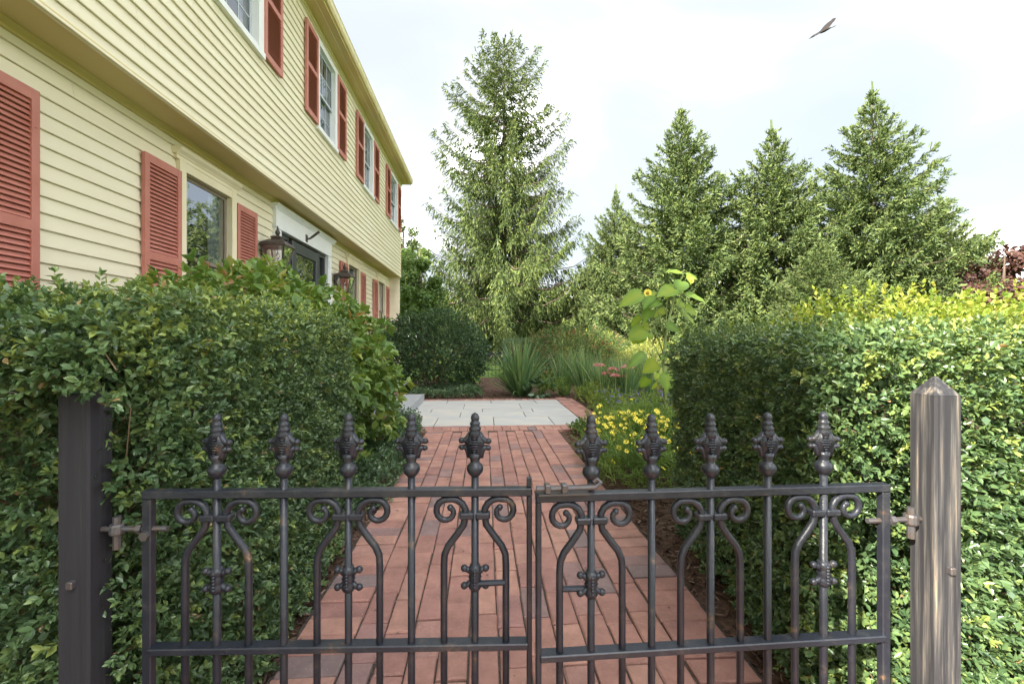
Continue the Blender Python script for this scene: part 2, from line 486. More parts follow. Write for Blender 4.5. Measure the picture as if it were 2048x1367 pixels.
M['pink'] = leaf_mat('pink_petal', [(0, (.55, .22, .26)), (1, (.75, .42, .44))], .7, .2, .2)
M['blue'] = leaf_mat('blue_petal', [(0, (.10, .10, .42)), (1, (.22, .20, .60))], .7, .2, .2)
M['spruce'] = leaf_mat('spruce_needles', [(0, (.034, .060, .020)), (.5, (.080, .118, .033)), (1, (.185, .220, .056))], .6, .25, .08)
M['spruce2'] = leaf_mat('young_spruce_needles', [(0, (.045, .076, .032)), (.5, (.105, .152, .054)), (1, (.215, .255, .080))], .6, .25, .08)
M['tree'] = leaf_mat('broadleaf_tree', [(0, (.060, .115, .032)), (.6, (.12, .19, .050)), (1, (.22, .28, .075))], .55, .3, .28)
M['pine'] = leaf_mat('pale_pine', [(0, (.075, .12, .055)), (1, (.17, .22, .10))], .6, .2, .2)
M['maple'] = leaf_mat('purple_maple_leaf', [(0, (.065, .035, .035)), (.6, (.13, .065, .055)), (1, (.22, .13, .085))], .5, .3, .25)
M['feather'] = mat('vulture_feather', (.030, .025, .024), .8, .2)
M['feather2'] = mat('flight_feather', (.20, .17, .16), .8, .2)

# ================================================================== THE SETTING
g = MB(); S = 1500
g.add([(-S,-S,-.06),(S,-S,-.06),(S,S,-.06),(-S,S,-.06)], [(0,1,2,3)])
tag(g.build('ground', M['lawn']), kind='structure')

def sheet(name, pts, z, m, subdiv=0):
    b = MB(); b.add([(x, y, z) for x, y in pts], [tuple(range(len(pts)))])
    return tag(b.build(name, m), kind='structure')
bed = sheet('planting_bed', [(-3.0,-2.2),(4.6,-2.2),(4.6,9.5),(3.6,12.6),(-.1,12.9),(-.1,11.3),(-2.0,12.4),(-3.0,12.4)], -.03, M['mulch'])

# wood chips lying on the bed where it can be seen
def chips(n, x0, x1, y0, y1):
    p = np.stack([rng.uniform(x0, x1, n), rng.uniform(y0, y1, n), rng.uniform(-.027, -.008, n)], 1)
    d = rng.normal(0, 1, (n, 3)); d[:, 2] *= .25
    v = np.array([[-.12,0,0],[.12,0,0],[.08,1,.02],[-.09,1,.03],[-.10,.05,.10],[.10,.05,.12],[.07,.93,.12],[-.08,.95,.10]])
    f = np.array([[0,1,2,3],[7,6,5,4],[0,4,5,1],[1,5,6,2],[2,6,7,3],[3,7,4,0]])
    return place((v, f), p, frames(d), rng.uniform(.015, .05, n), rng.uniform(0, 1, n)**1.5)
v, f, t = merge([chips(1900, .86, 1.6, 1.0, 3.2), chips(800, -.95, -.66, 1.2, 3.2), chips(900, .9, 1.7, 3.2, 5.6), chips(900, -1.9, 1.4, 8.0, 9.6), chips(800, 1.4, 3.0, 5, 8.5)])
tag(link('bark_chips', np_mesh('bark_chips', v, f, M['chip'], t)), 'loose brown bark chips strewn over the planting bed', 'mulch', kind='stuff')

# --- brick path
PX0, PX1 = -.66, .86
path = tag(empty('brick_path', (0, 0, 0)), kind='structure')
b = MB(); b.box(PX0-.01, PX1+.01, -1.5, 5.27, -.055, -.010); b.build('sand_bed', M['sand'], path)
def brick_mesh(w, l, h_=.05, c=.004):
    b = MB()
    x, y = w/2, l/2
    b.add([(-x,-y,-h_),(x,-y,-h_),(x,y,-h_),(-x,y,-h_), (-x,-y,-c),(x,-y,-c),(x,y,-c),(-x,y,-c), (-x+c,-y+c,0),(x-c,-y+c,0),(x-c,y-c,0),(-x+c,y-c,0)],
          [(0,1,5,4),(1,2,6,5),(2,3,7,6),(3,0,4,7),(4,5,9,8),(5,6,10,9),(6,7,11,10),(7,4,8,11),(8,9,10,11)])
    return b
def bricks_wobble(mesh_w, mesh_l, n=4):
    """a few slightly different bricks of one size"""
    out = []
    for _ in range(n):
        b = brick_mesh(mesh_w * rnd.uniform(.985, 1.008), mesh_l * rnd.uniform(.988, 1.004), .05, rnd.uniform(.003, .006))
        b.v = [(x + rnd.uniform(-.0012, .0012), y + rnd.uniform(-.0012, .0012), z + rnd.uniform(-.0008, .0008)) for x, y, z in b.v]
        out.append(b)
    return out
CW = (1.108) / 11
field = bricks_wobble(CW - .0058, .1975); sold = bricks_wobble(.196, CW - .0040)
field_me = [b.mesh('brick', M['brick'], bevel=0) for b in field]; sold_me = [b.mesh('brick', M['brick']) for b in sold]
spots = []           # (x, y, meshes, templates)
for c in range(11):
    x = -.454 + CW*(c+.5)
    ph = (.5 if c % 2 else 0.0) * .2035 + rnd.uniform(-.035, .035)
    y = -1.45 + ph
    while y + .1 < 5.26:
        if y - .1 > -1.5: spots.append((x + rnd.uniform(-.0015, .0015), y, 0))
        y += .2030 + rnd.uniform(-.0008, .0012)
y = -1.45
while y < 5.24:
    spots.append((PX0 + .103, y, 1)); spots.append((PX1 - .103, y + rnd.uniform(-.01, .01), 1)); y += CW + rnd.uniform(-.001, .001)
spots.sort(key=lambda s: 0 if s[1] < 1.30 else 1)
runs = []
for x, y, k in spots:
    dz, rz = rnd.uniform(-.004, .0025), rnd.uniform(-.010, .010)
    if y > 1.30:
        o = link('brick', rnd.choice(sold_me if k else field_me), path, (x, y, dz), (rnd.uniform(-.010, .010), rnd.uniform(-.014, .014), rz + (math.pi if rnd.random() < .5 else 0)))
    else:
        runs.append((x, y, dz, k))
def joined_bricks(name, items, parent, tmpl):
    vv, ff, tt = MB(), [], []
    for x, y, dz, k in items:
        b = rnd.choice(tmpl[k]); t = rnd.random()
        vv.add([(px+x, py+y, pz+dz) for px, py, pz in b.v], b.f); tt += [t]*len(b.v)
    me = vv.mesh(name, M['brick_far'])
    a = me.attributes.new('tint', 'FLOAT', 'POINT'); a.data.foreach_set('value', tt)
    return tag(link(name, me, parent), kind='stuff')
joined_bricks('brick_run', runs, path, {0: field, 1: sold})

n = 90
p_ = np.stack([rng.uniform(PX0, PX1, n), rng.uniform(1.3, 5.2, n), np.full(n, .003)], 1)
d_ = rng.normal(0, 1, (n, 3)); d_[:, 2] = .05
v, f, t = place(leaf_shape(.3, .35, .1, .4), p_, frames(d_), rng.uniform(.006, .022, n), rng.uniform(.3, 1, n))
tag(link('leaf_litter', np_mesh('leaf_litter', v, f, M['chip'], t)), 'scattered dry leaf bits on the brick path', 'litter', kind='stuff')

# --- bluestone landing with its brick edging
patio = tag(empty('bluestone_landing', (0, 5.46, 0)), kind='structure')
def pchild(o): o.location = Vector(o.location) - Vector((0, 5.46, 0)); return o
b = MB(); b.box(-1.45, 1.60, 5.275-5.46, 8.08-5.46, -.056, -.012); b.build('sand_bed', M['sand'], patio)
rows = [(5.470, 6.065, [430, 965, 1500], 290), (6.070, 6.495, [655, 1250], 225), (6.500, 6.805, [385, 860, 1325], 185), (6.810, 7.365, [690, 1210], 147), (7.370, 7.755, [530, 940, 1350], 108)]
SLX0, SLX1 = -1.42, 1.275
for y0, y1, js, zy in rows:
    xs = [SLX0] + [at(780 + j/4.6545, 780 + zy/4.6545, (y0+y1)/2).x for j in js] + [SLX1]
    for x0, x1 in zip(xs[:-1], xs[1:]):
        b = MB(); gx = .005
        b.box(x0+gx, x1-gx, y0+.003-5.46, y1-.003-5.46, -.045, rnd.uniform(-.002, .003))
        tone = rnd.uniform(.88, 1.10)
        m = M['stone'] if rnd.random() < .55 else M.setdefault('stone_warm', mat('warm_bluestone', (.46, .45, .425), .7, .35, var=(.40, .395, .38), scale=3.0, bump=.0015, bscale=50, detail=7))
        b.build('paving_slab', m, patio, bevel=.003)
hs = bricks_wobble(CW-.003, .2); hs_me = [b.mesh('brick', M['brick']) for b in hs]
st = bricks_wobble(.2, .085); st_me = [b.mesh('brick', M['brick']) for b in st]
x = -.95
while x < 1.56:                                    # soldier row and a thin stretcher row along the front
    link('brick', rnd.choice(hs_me), patio, (x, 5.372-.093+.0-5.46+.006, rnd.uniform(-.002, .001)), (0, 0, rnd.uniform(-.01, .01))) if x > PX0 - .3 else None
    x += CW + .0005
x = -.92
while x < 1.5:
    link('brick', rnd.choice(st_me), patio, (x, 5.425-5.46, rnd.uniform(-.003, .001)), (0, 0, rnd.uniform(-.006, .006))); x += .2045
y = 5.52
while y < 8.05:                                    # right hand edge, soldiers and a stretcher outside
    link('brick', rnd.choice(sold_me), patio, (1.384, y-5.46, rnd.uniform(-.002, .001)), (0, 0, rnd.uniform(-.01, .01))); y += CW
y = 5.60
fm = field_me
while y < 8.0:
    link('brick', rnd.choice(fm), patio, (1.538, y-5.46, rnd.uniform(-.003, .0)), (0, 0, rnd.uniform(-.01, .01))); y += .2045
x = -1.40
while x < 1.30:                                    # back edge
    link('brick', rnd.choice(hs_me), patio, (x, 7.865-5.46, rnd.uniform(-.002, .001)), (0, 0, rnd.uniform(-.01, .01))); x += CW

# ================================================================== THE HOUSE
WL, WU = -3.0, -2.64                               # wall planes of the lower and the overhanging upper storey
HY0, HY1 = -2.45, 14.34
house = tag(empty('house', (-3.0, 8.0, 0)), 'two-storey pale yellow clapboard house with red shutters and overhanging upper floor', 'house')
HO = Vector((-3.0, 8.0, 0))
def hb(mb, name, m, parent=None, off=None, **k):
    """build a mesh given in world coordinates as a child of the house (or of one of its parts)"""
    o = off if off is not None else HO
    mb.v = [(x-o.x, y-o.y, z-o.z) for x, y, z in mb.v]
    return mb.build(name, m, parent or house, **k)

# openings (y0, y1, z0, z1)
low_open = [(4.62, 5.49, 1.12, 2.755), (6.62, 8.78, .45, 2.66), (10.0, 10.87, 1.12, 2.755), (12.76, 13.66, 1.12, 2.755)]
up_open = [(4.54, 5.42, 4.43, 5.80), (7.25, 8.09, 4.43, 5.80), (9.93, 10.73, 4.43, 5.80), (12.72, 13.66, 4.43, 5.80)]
b = MB(); b.box(-12.0, WL-.16, HY0, HY1-.01, -.3, 6.05)
hb(b, 'core_wall', M['dark'])
def wall_sheath(X, z0, z1, opens, name):
    """backing of the boards with real openings in it"""
    b = MB(); ys = [HY0] + [q for o in opens for q in (o[0], o[1])] + [HY1-.005]
    for i in range(0, len(ys), 2): b.box(X-.15, X-.030, ys[i], ys[i+1], z0, z1)
    for y0, y1, a0, a1 in opens:
        if a0 > z0: b.box(X-.15, X-.030, y0, y1, z0, a0)
        if a1 < z1: b.box(X-.15, X-.030, y0, y1, a1, z1)
    return hb(b, name, M['trim'])
wall_sheath(WL, .40, 3.07, low_open, 'lower_wall'); wall_sheath(WU, 3.075, 6.05, up_open, 'upper_wall')
b = MB(); b.box(WL-.14, WL-.05, HY0, HY1-.02, -.2, .42); hb(b, 'foundation', M['granite'])

EXP = .1130
def boards(X, zs, z_top, opens, step):
    z = zs
    while z < z_top - .02:
        zt = min(z + step, z_top)
        cut = sorted((o[0]-.07, o[1]+.07) for o in opens if o[2]-.05 < z + step*.5 < o[3] + .06)
        y = HY0; segs = []
        for a, c in cut: segs.append((y, a)); y = c
        segs.append((y, HY1))
        cutup = []
        for a, c in segs:
            while c - a > 4.2:
                q_ = a + rnd.uniform(2.4, 3.6); cutup.append((a, q_)); a = q_ + .0025
            cutup.append((a, c))
        for a, c in cutup:
            b = MB()
            prof = [(X-.029, z), (X-.029, zt), (X-.017, zt+.004), (X+.001, z+.0095), (X-.002, z+.0055), (X-.020, z+.0055)]
            b.prism(prof, 'y', a, c)
            hb(b, 'siding_board', M['siding'])
        z += step
boards(WL, .43, 3.035, low_open, .1137)
boards(WU, 3.145 - .1122, 6.03, up_open, .1122)
# corner boards, band and soffits
b = MB(); b.box(WL-.03, WL+.004, HY1-.002, HY1+.03, .40, 3.05); hb(b, 'corner_trim', M['trim'])
b = MB(); b.box(WU-.03, WU+.004, HY1-.002, HY1+.03, 3.05, 6.03); hb(b, 'corner_trim', M['trim'])
b = MB(); b.box(WL-.06, WU-.002, HY0, HY1+.02, 3.052, 3.072); hb(b, 'overhang_soffit', M['soffit'])
b = MB(); b.prism([(WL-.028, 3.0), (WL+.012, 3.0), (WL+.012, 3.02), (WL+.045, 3.05), (WL-.028, 3.05)], 'y', HY0, HY1); hb(b, 'overhang_moulding', M['soffit'])
b = MB(); b.box(-11.9, WU-.03, HY1-.03, HY1-.004, -.2, 6.05); hb(b, 'end_wall', M['siding'])
b = MB(); b.box(WU-.05, -2.372, HY0-.2, HY1+.15, 6.035, 6.055); e1 = hb(b, 'eave_soffit', M['soffit'])
b = MB(); b.box(WU-.03, WU+.022, HY0-.2, HY1+.13, 5.985, 6.033); hb(b, 'frieze_board', M['trim'])
b = MB(); b.box(-2.475, -2.462, HY0-.2, HY1+.15, 6.028, 6.036); hb(b, 'soffit_seam', M['trim'])
b = MB(); b.box(-2.370, -2.350, HY0-.2, HY1+.15, 6.02, 6.17); hb(b, 'fascia', M['soffit'])
b = MB(); b.prism([(-2.348, 6.05), (-2.315, 6.05), (-2.290, 6.085), (-2.285, 6.155), (-2.275, 6.165), (-2.285, 6.172), (-2.298, 6.16), (-2.30, 6.09), (-2.32, 6.065), (-2.348, 6.065)], 'y', HY0-.2, HY1+.15); hb(b, 'gutter', M['gutter'])
RX = -7.3
b = MB(); b.prism([(-2.30, 6.165), (RX, 8.70), (-12.3, 6.165), (-12.3, 6.10), (RX, 8.62), (-2.34, 6.10)], 'y', HY0-.22, HY1+.17); hb(b, 'roof', M['roof'])
b = MB(); b.prism([(-2.6, 6.05), (RX, 8.55), (-12.0, 6.05)], 'y', HY1-.03, HY1-.005); hb(b, 'gable', M['siding'])

def shutter(Y0, Y1, z0, z1, X, mid, slats_single):
    T, fr, rail = .036, .055, .075
    o = Vector((X, (Y0+Y1)/2, z0))
    s = empty('shutter', o - HO, parent=house)
    x0, x1 = X + .006, X + .006 + T
    for a, c in ((Y0, Y0+fr), (Y1-fr, Y1)):
        hb(MB().box(x0, x1, a, c, z0, z1), 'stile', M['shutter'], s, o, bevel=.002)
    for a, c in ((z0+.0005, z0+rail), (mid-.035, mid+.035), (z1-rail, z1-.0005)):
        hb(MB().box(x0+.002, x1-.0015, Y0+fr, Y1-fr, a, c), 'rail', M['shutter'], s, o)
    b = MB(); b.box(x0+.0005, x0+.003, Y0+fr, Y1-fr, z0+.02, z1-.02); hb(b, 'backing', M['shutter'], s, o)
    joint = MB(); n = 0
    for a, c in ((z0+rail, mid-.035), (mid+.035, z1-rail)):
        k = max(2, int(round((c-a)/.0385)))
        for i in range(k):
            z = a + (c-a)*(i+.5)/k
            prof = [(x0+.004, z+.019), (x0+.009, z+.022), (x1-.005, z-.012), (x1-.010, z-.016)]
            if slats_single: hb(MB().prism(prof, 'y', Y0+fr, Y1-fr), 'louvre', M['shutter'], s, o)
            else: joint.prism(prof, 'y', Y0+fr, Y1-fr)
    if joint.v: tag(hb(joint, 'louvre_set', M['shutter'], s, o), kind='stuff')
    b = MB()
    for yy in (Y0+fr/2, Y1-fr/2):
        for zq in (z0+.25, z1-.25): b.ball((x1+.001, yy, zq), .006, 6, 4)
    tag(hb(b, 'screw_heads', M['shutter'], s, o), kind='stuff')
    return s

for Y0, Y1, single in ((2.70, 3.165, True), (4.09, 4.565, True), (5.565, 6.03, True), (9.45, 9.94, False), (10.93, 11.41, False), (12.22, 12.70, False), (13.73, 14.2, False)):
    shutter(Y0, Y1, 1.06, 2.70, WL, 1.80, single)
for Y0, Y1 in ((5.485, 5.95), (6.73, 7.20), (8.15, 8.63), (9.37, 9.875), (10.79, 11.30), (12.18, 12.66), (13.725, 14.22)):
    shutter(Y0, Y1, 4.435, 5.80, WU, 5.17, False)

def curtain(Y0, Y1, z0, z1, X, parent, o, gap=.25):
    """folded cloth hung inside the window"""
    for a, c in ((Y0, Y0 + (Y1-Y0)*(.5-gap/2)), (Y1 - (Y1-Y0)*(.5-gap/2), Y1)):
        n = 30; b = MB(); vs_ = []
        for i in range(n+1):
            y = a + (c-a)*i/n; x = X + .016*math.sin(i*1.15) + .006*math.sin(i*2.7)
            vs_ += [(x, y, z0), (x, y, z1)]
        b.add(vs_, [(2*i, 2*i+2, 2*i+3, 2*i+1) for i in range(n)])
        hb(b, 'curtain', M['curtain'], parent, o, smooth=True)

def window(op, X, upper):
    Y0, Y1, z0, z1 = op
    o = Vector((X, (Y0+Y1)/2, z0)); w = empty('window', o - HO, parent=house)
    tm = M['white'] if upper else M['trim']; sm = M['sash'] if upper else M['brownsash']
    tw = .05 if upper else .03
    gl = M['glass_up'] if upper else M['glass']
    b = MB(); xo = X + (.022 if upper else .030)
    b.box(X-.10, xo, Y0-.066, Y0+tw, z0-.05, z1+.06); b.box(X-.10, xo, Y1-tw, Y1+.066, z0-.05, z1+.06)
    b.box(X-.10, xo-.002, Y0+tw, Y1-tw, z1-.03, z1+.058)
    hb(b, 'frame', tm, w, o)
    b = MB(); b.box(X-.10, xo+.02, Y0-.064, Y1+.064, z0-.048, z0+.02); hb(b, 'sill', tm, w, o)
    if not upper:                                   # crown moulding over the head
        b = MB(); a, c = Y0-.13, Y1+.11
        b.box(X-.02, X+.028, a+.02, c-.02, z1+.062, z1+.10)
        b.prism([(X-.02, z1+.10), (X+.035, z1+.10), (X+.045, z1+.115), (X+.075, z1+.14), (X+.085, z1+.155), (X+.085, z1+.165), (X-.02, z1+.165)], 'y', a, c)
        hb(b, 'crown_moulding', tm, w, o)
    ym0, ym1, zm = Y0+tw, Y1-tw, z0 + (z1-z0)*.47
    for nm, a, c, xs in (('upper_sash', zm-.02, z1-.03, X-.035), ('lower_sash', z0+.02, zm+.02, X-.062)):
        sd_ = MB(); r_ = .042
        sd_.box(xs-.02, xs, ym0, ym0+r_, a, c); sd_.box(xs-.02, xs, ym1-r_, ym1, a, c)
        sd_.box(xs-.02, xs-.001, ym0+r_, ym1-r_, a, a+r_); sd_.box(xs-.02, xs-.001, ym0+r_, ym1-r_, c-r_, c)
        s_ = hb(sd_, nm, sm, w, o)
        p = MB(); xg = xs-.010
        p.add([(xg, ym0+r_, a+r_), (xg, ym1-r_, a+r_), (xg, ym1-r_, c-r_), (xg, ym0+r_, c-r_)], [(0,1,2,3)])
        p.v = [(x-o.x, y-o.y, z-o.z) for x, y, z in p.v]; p.build('pane', gl, w)
        if upper:
            m_ = MB(); hgt = c-a-2*r_; wd = ym1-ym0-2*r_
            for k in (1, 2): m_.box(xs-.016, xs-.004, ym0+r_+wd*k/3-.009, ym0+r_+wd*k/3+.009, a+r_, c-r_)
            m_.box(xs-.015, xs-.005, ym0+r_, ym1-r_, a+r_+hgt/2-.009, a+r_+hgt/2+.009)
            hb(m_, 'muntin', M['sash'], w, o)
    b = MB(); b.box(X-.158, X-.150, Y0, Y1, z0, z1); hb(b, 'room_shade_panel', M['dark'], w, o)  # flat panel painted dark in place of the unlit room's depth
    curtain(Y0+.02, Y1-.02, z0, z1, X-.115, w, o, .42 if not upper else .5)
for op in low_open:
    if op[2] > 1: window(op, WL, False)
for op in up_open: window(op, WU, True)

# --- door surround
oD = Vector((WL, 7.7, .45)); dr = empty('entrance', oD - HO, parent=house)
b = MB(); b.box(WL-.02, WL+.045, 6.54, 8.86, 2.655, 2.92); hb(b, 'header_panel', M['white'], dr, oD)
b = MB(); b.box(WL-.02, WL+.055, 6.54, 8.86, 2.650, 2.668); hb(b, 'header_bead', M['white'], dr, oD)
b = MB(); b.prism([(WL-.02, 2.92), (WL+.055, 2.92), (WL+.062, 2.935), (WL+.10, 2.965), (WL+.105, 2.99), (WL-.02, 2.99)], 'y', 6.48, 8.96); hb(b, 'crown_moulding', M['white'], dr, oD)
for a, c in ((6.54, 6.72), (8.68, 8.86)):
    b = MB(); b.box(WL-.02, WL+.04, a, c, .42, 2.65); b.box(WL+.04, WL+.052, a+.03, c-.03, .6, 2.56); hb(b, 'pilaster', M['white'], dr, oD)
for a, c in ((6.73, 7.10), (8.29, 8.67)):
    b = MB(); b.box(WL-.09, WL-.02, a, a+.05, .45, 2.65); b.box(WL-.09, WL-.02, c-.05, c, .45, 2.65); b.box(WL-.09, WL-.022, a+.05, c-.05, 2.58, 2.65); b.box(WL-.09, WL-.022, a+.05, c-.05, .45, .9)
    sl = hb(b, 'sidelight', M['screen'], dr, oD)
    b = MB(); b.add([(WL-.06, a+.05, .9), (WL-.06, c-.05, .9), (WL-.06, c-.05, 2.58), (WL-.06, a+.05, 2.58)], [(0,1,2,3)]); hb(b, 'sidelight_pane', M['glass_up'], dr, oD)
b = MB(); b.box(WL-.158, WL-.150, 6.7, 8.7, .45, 2.65); hb(b, 'entry_shade_panel', M['dark'], dr, oD)  # one dark-painted sheet as the shade behind door and sidelights
b = MB()
for a, c in ((7.12, 7.27), (8.10, 8.25)): b.box(WL-.03, WL+.03, a, c, .46, 2.60)
b.box(WL-.03, WL+.028, 7.27, 8.10, 2.43, 2.60); b.box(WL-.03, WL+.028, 7.27, 8.10, .46, .75)
hb(b, 'storm_door', M['screen'], dr, oD, bevel=.006)
b = MB(); b.add([(WL+.002, 7.27, .75), (WL+.002, 8.10, .75), (WL+.002, 8.10, 2.43), (WL+.002, 7.27, 2.43)], [(0,1,2,3)]); hb(b, 'storm_door_pane', M['glass_up'], dr, oD)
b = MB(); b.tube([(WL+.03, 8.14, 1.45), (WL+.075, 8.14, 1.45), (WL+.075, 8.05, 1.45)], .009, 8); hb(b, 'handle', M['steel'], dr, oD)

# --- flag bracket on the white panel
fb = tag(empty('flag_bracket', (WL+.045, 7.62, 2.74)), 'brown metal flag pole bracket on the white panel above the door', 'bracket')
MB().box(0, .012, -.035, .035, -.06, .06).build('base_plate', M['bronze'], fb, bevel=.003)
MB().tube([(.01, 0, -.01), (.06, 0, .0), (.10, 0, .03), (.21, 0, .115)], [.013, .016, .020, .020], 10).build('socket', M['bronze'], fb)
MB().tube([(.06, -.03, .0), (.06, .03, .0)], .006, 6).build('thumb_screw', M['bronze'], fb)

# --- wall lanterns
def lantern(Y, z, label):
    t = tag(empty('wall_lantern', (WL, Y, z)), label, 'lantern', 'lanterns beside the door')
    MB().box(.0, .035, -.055, .055, -.10, .10).build('back_plate', M['bronze'], t, bevel=.01)
    MB().tube([(.03, 0, .02), (.10, 0, .06), (.16, 0, .10), (.20, 0, .10)], [.012, .011, .011, .012], 8).build('arm', M['bronze'], t)
    cx = .20
    def sq(r_, z_): return [(cx-r_, -r_, z_), (cx+r_, -r_, z_), (cx+r_, r_, z_), (cx-r_, r_, z_)]
    b = MB(); lv = [(.170, .062), (.172, .075), (.150, .115), (.085, .160), (.062, .165), (.060, .190), (.070, .192), (.066, .205), (.03, .222)]
    vs_ = [p for r_, z_ in lv for p in sq(r_, z_)]
    b.add(vs_, [(0,3,2,1)] + [(4*i+k, 4*i+(k+1) % 4, 4*i+4+(k+1) % 4, 4*i+4+k) for i in range(len(lv)-1) for k in range(4)] + [tuple(len(vs_)-4+k for k in range(4))])
    b.build('roof', M['bronze'], t)
    MB().lathe([(.012, .22), (.022, .235), (.034, .262), (.026, .29), (.012, .31), (.016, .32), (.010, .335), (.002, .36)], cx, 0, 12).build('finial', M['bronze'], t, smooth=True)
    for sx, sy in ((-1,-1), (1,-1), (1,1), (-1,1)):
        MB().tube([(cx+sx*.152, sy*.152, .07), (cx+sx*.085, sy*.085, -.22)], .010, 6).build('cage_bar', M['bronze'], t)
    for i in range(4):
        a, c = sq(.148, .065), sq(.084, -.215)
        MB().add([a[i], a[(i+1) % 4], c[(i+1) % 4], c[i]], [(0,1,2,3)]).build('glass_pane', M['lglass'], t)
    b = MB(); b.prism([(-.092, -.235), (.092, -.235), (.096, -.215), (-.096, -.215)], 'y', -.095, .095); b.v = [(x+cx, y, z_) for x, y, z_ in b.v]
    b.tube([(cx, 0, -.235), (cx, 0, -.30)], [.05, .01], 8); b.build('base', M['bronze'], t)
    MB().tube([(cx, 0, -.21), (cx, 0, -.10)], .016, 8).build('candle_sleeve', M['white'], t)
    MB().lathe([(.008, -.10), (.020, -.07), (.022, -.045), (.010, -.01), (.001, .01)], cx, 0, 10).build('bulb', M['lglass'], t, smooth=True)
    return t
lantern(6.24, 2.24, 'large bronze wall lantern left of the front door')
lantern(9.16, 2.24, 'bronze wall lantern right of the front door, half behind leaves')

# --- stone steps
def rough_block(name, x0, x1, y0, y1, z0, z1, m, label, disp=.012):
    bm = bmesh.new(); bmesh.ops.create_cube(bm, size=1)
    for v_ in bm.verts: v_.co = Vector((x0 + (v_.co.x+.5)*(x1-x0), y0 + (v_.co.y+.5)*(y1-y0), z0 + (v_.co.z+.5)*(z1-z0)))
    bmesh.ops.subdivide_edges(bm, edges=bm.edges, cuts=14, use_grid_fill=True)
    for v_ in bm.verts:
        if v_.co.z < z1-.004:
            k = disp * (rnd.uniform(-1, .6))
            if abs(v_.co.x-x1) < 1e-4: v_.co.x += k
            if abs(v_.co.y-y0) < 1e-4: v_.co.y -= k
    c = Vector(((x0+x1)/2, (y0+y1)/2, z0))
    for v_ in bm.verts: v_.co -= c
    me = bpy.data.meshes.new(name); bm.to_mesh(me); bm.free(); me.materials.append(m)
    return tag(link(name, me, None, c), label, 'step')
rough_block('stone_step', -2.3, -1.03, 5.93, 7.77, .003, .115, M['granite'], 'low grey granite step with rough edge at the bluestone landing')
b = MB(); b.box(-.72, .72, -.9, .9, .0, .25)
u = tag(empty('brick_stoop', (-2.27, 7.30, .0)), 'upper brick stoop with a stone cap before the front door', 'step')
MB().box(-.72, .78, -1.30, 1.16, .0, .22).build('riser', M['brick'], u)
MB().box(-.72, .83, -1.34, 1.20, .222, .285).build('stone_cap', M['granite'], u, bevel=.006)

# ================================================================== THE GATE
IRON = M['iron']
GZ, MZ = .735, .422                                # top rail and middle rail
def finial_mesh():
    b = MB()
    # beehive tip, collar ball, waist
    b.lathe([(.0082, -.002), (.010, .0), (.0145, .006), (.0165, .013), (.0150, .020), (.0095, .025), (.0085, .028), (.0105, .036), (.0115, .044)], 0, 0, 14)
    b.lathe([(.008, .070), (.010, .080), (.0125, .085), (.0095, .089), (.0115, .093), (.0120, .096), (.0085, .100), (.0102, .104), (.0100, .107), (.0070, .110), (.0080, .114), (.0085, .118), (.0062, .124), (.0015, .1275)], 0, 0, 14)
    # leaf-shaped body: upper and lower pairs of curled arms
    def plate(pts, t):
        n = len(pts); vs_ = [(x, -t, z) for x, z in pts] + [(x, t, z) for x, z in pts]
        b.add(vs_, [tuple(range(n)), tuple(range(n, 2*n))[::-1]] + [(i, n+i, n+(i+1) % n, (i+1) % n) for i in range(n)])
    prof = [(.0095, .036), (.0125, .046), (.014, .053), (.0155, .060), (.018, .066), (.013, .074), (.010, .082), (.007, .088)]
    plate([(x, z) for x, z in prof] + [(-x, z) for x, z in prof[::-1]], .0065)
    for s in (-1, 1):
        b.tube([(s*.007, 0, .087), (s*.0115, 0, .077), (s*.0175, 0, .0705), (s*.0235, 0, .0695)], [.0055, .0062, .0062, .0056], 8)
        b.ball((s*.0248, 0, .0700), .0062, 8, 6)
        b.tube([(s*.010, 0, .036), (s*.0115, 0, .047), (s*.0155, 0, .0555), (s*.0225, 0, .0575)], [.0058, .0060, .0060, .0055], 8)
        b.ball((s*.0242, 0, .0560), .0058, 8, 6)
    for k in range(9):                              # ribbed midrib, front and back
        z = .040 + k*.0050; w = (.0035, .0035, .004, .006, .0095, .011, .0075, .005, .0035)[k]
        for s in (-1, 1): b.ball((0, s*.0075, z), 1, 8, 4, (w, .0028, .0019))
    b.v = [(x*1.12, y*1.1, z) if .034 < z < .092 else (x*1.06, y*1.06, z) for x, y, z in b.v]
    return b.mesh('finial', IRON, True)
def rosette_mesh():
    b = MB()
    b.lathe([(.009, -.024), (.0125, -.018), (.0115, -.010), (.0095, -.004), (.0125, .0), (.0095, .005), (.0110, .011), (.0125, .014), (.009, .024)], 0, 0, 10)
    for s in (-1, 1):
        for z in (-.0165, .0165):
            b.tube([(s*.006, 0, z*.45), (s*.012, 0, z*.85), (s*.0185, 0, z)], [.0055, .0055, .005], 7)
            b.ball((s*.0195, 0, z), .0068, 8, 6)
    for k in range(6):
        for s in (-1, 1): b.ball((0, s*.0105, -.015 + k*.006), .0036, 6, 4)
    b.v = [(x*1.12, y*1.1, z*1.08) for x, y, z in b.v]
    return b.mesh('rosette', IRON, True)
FIN, ROS = finial_mesh(), rosette_mesh()
BR = .0076
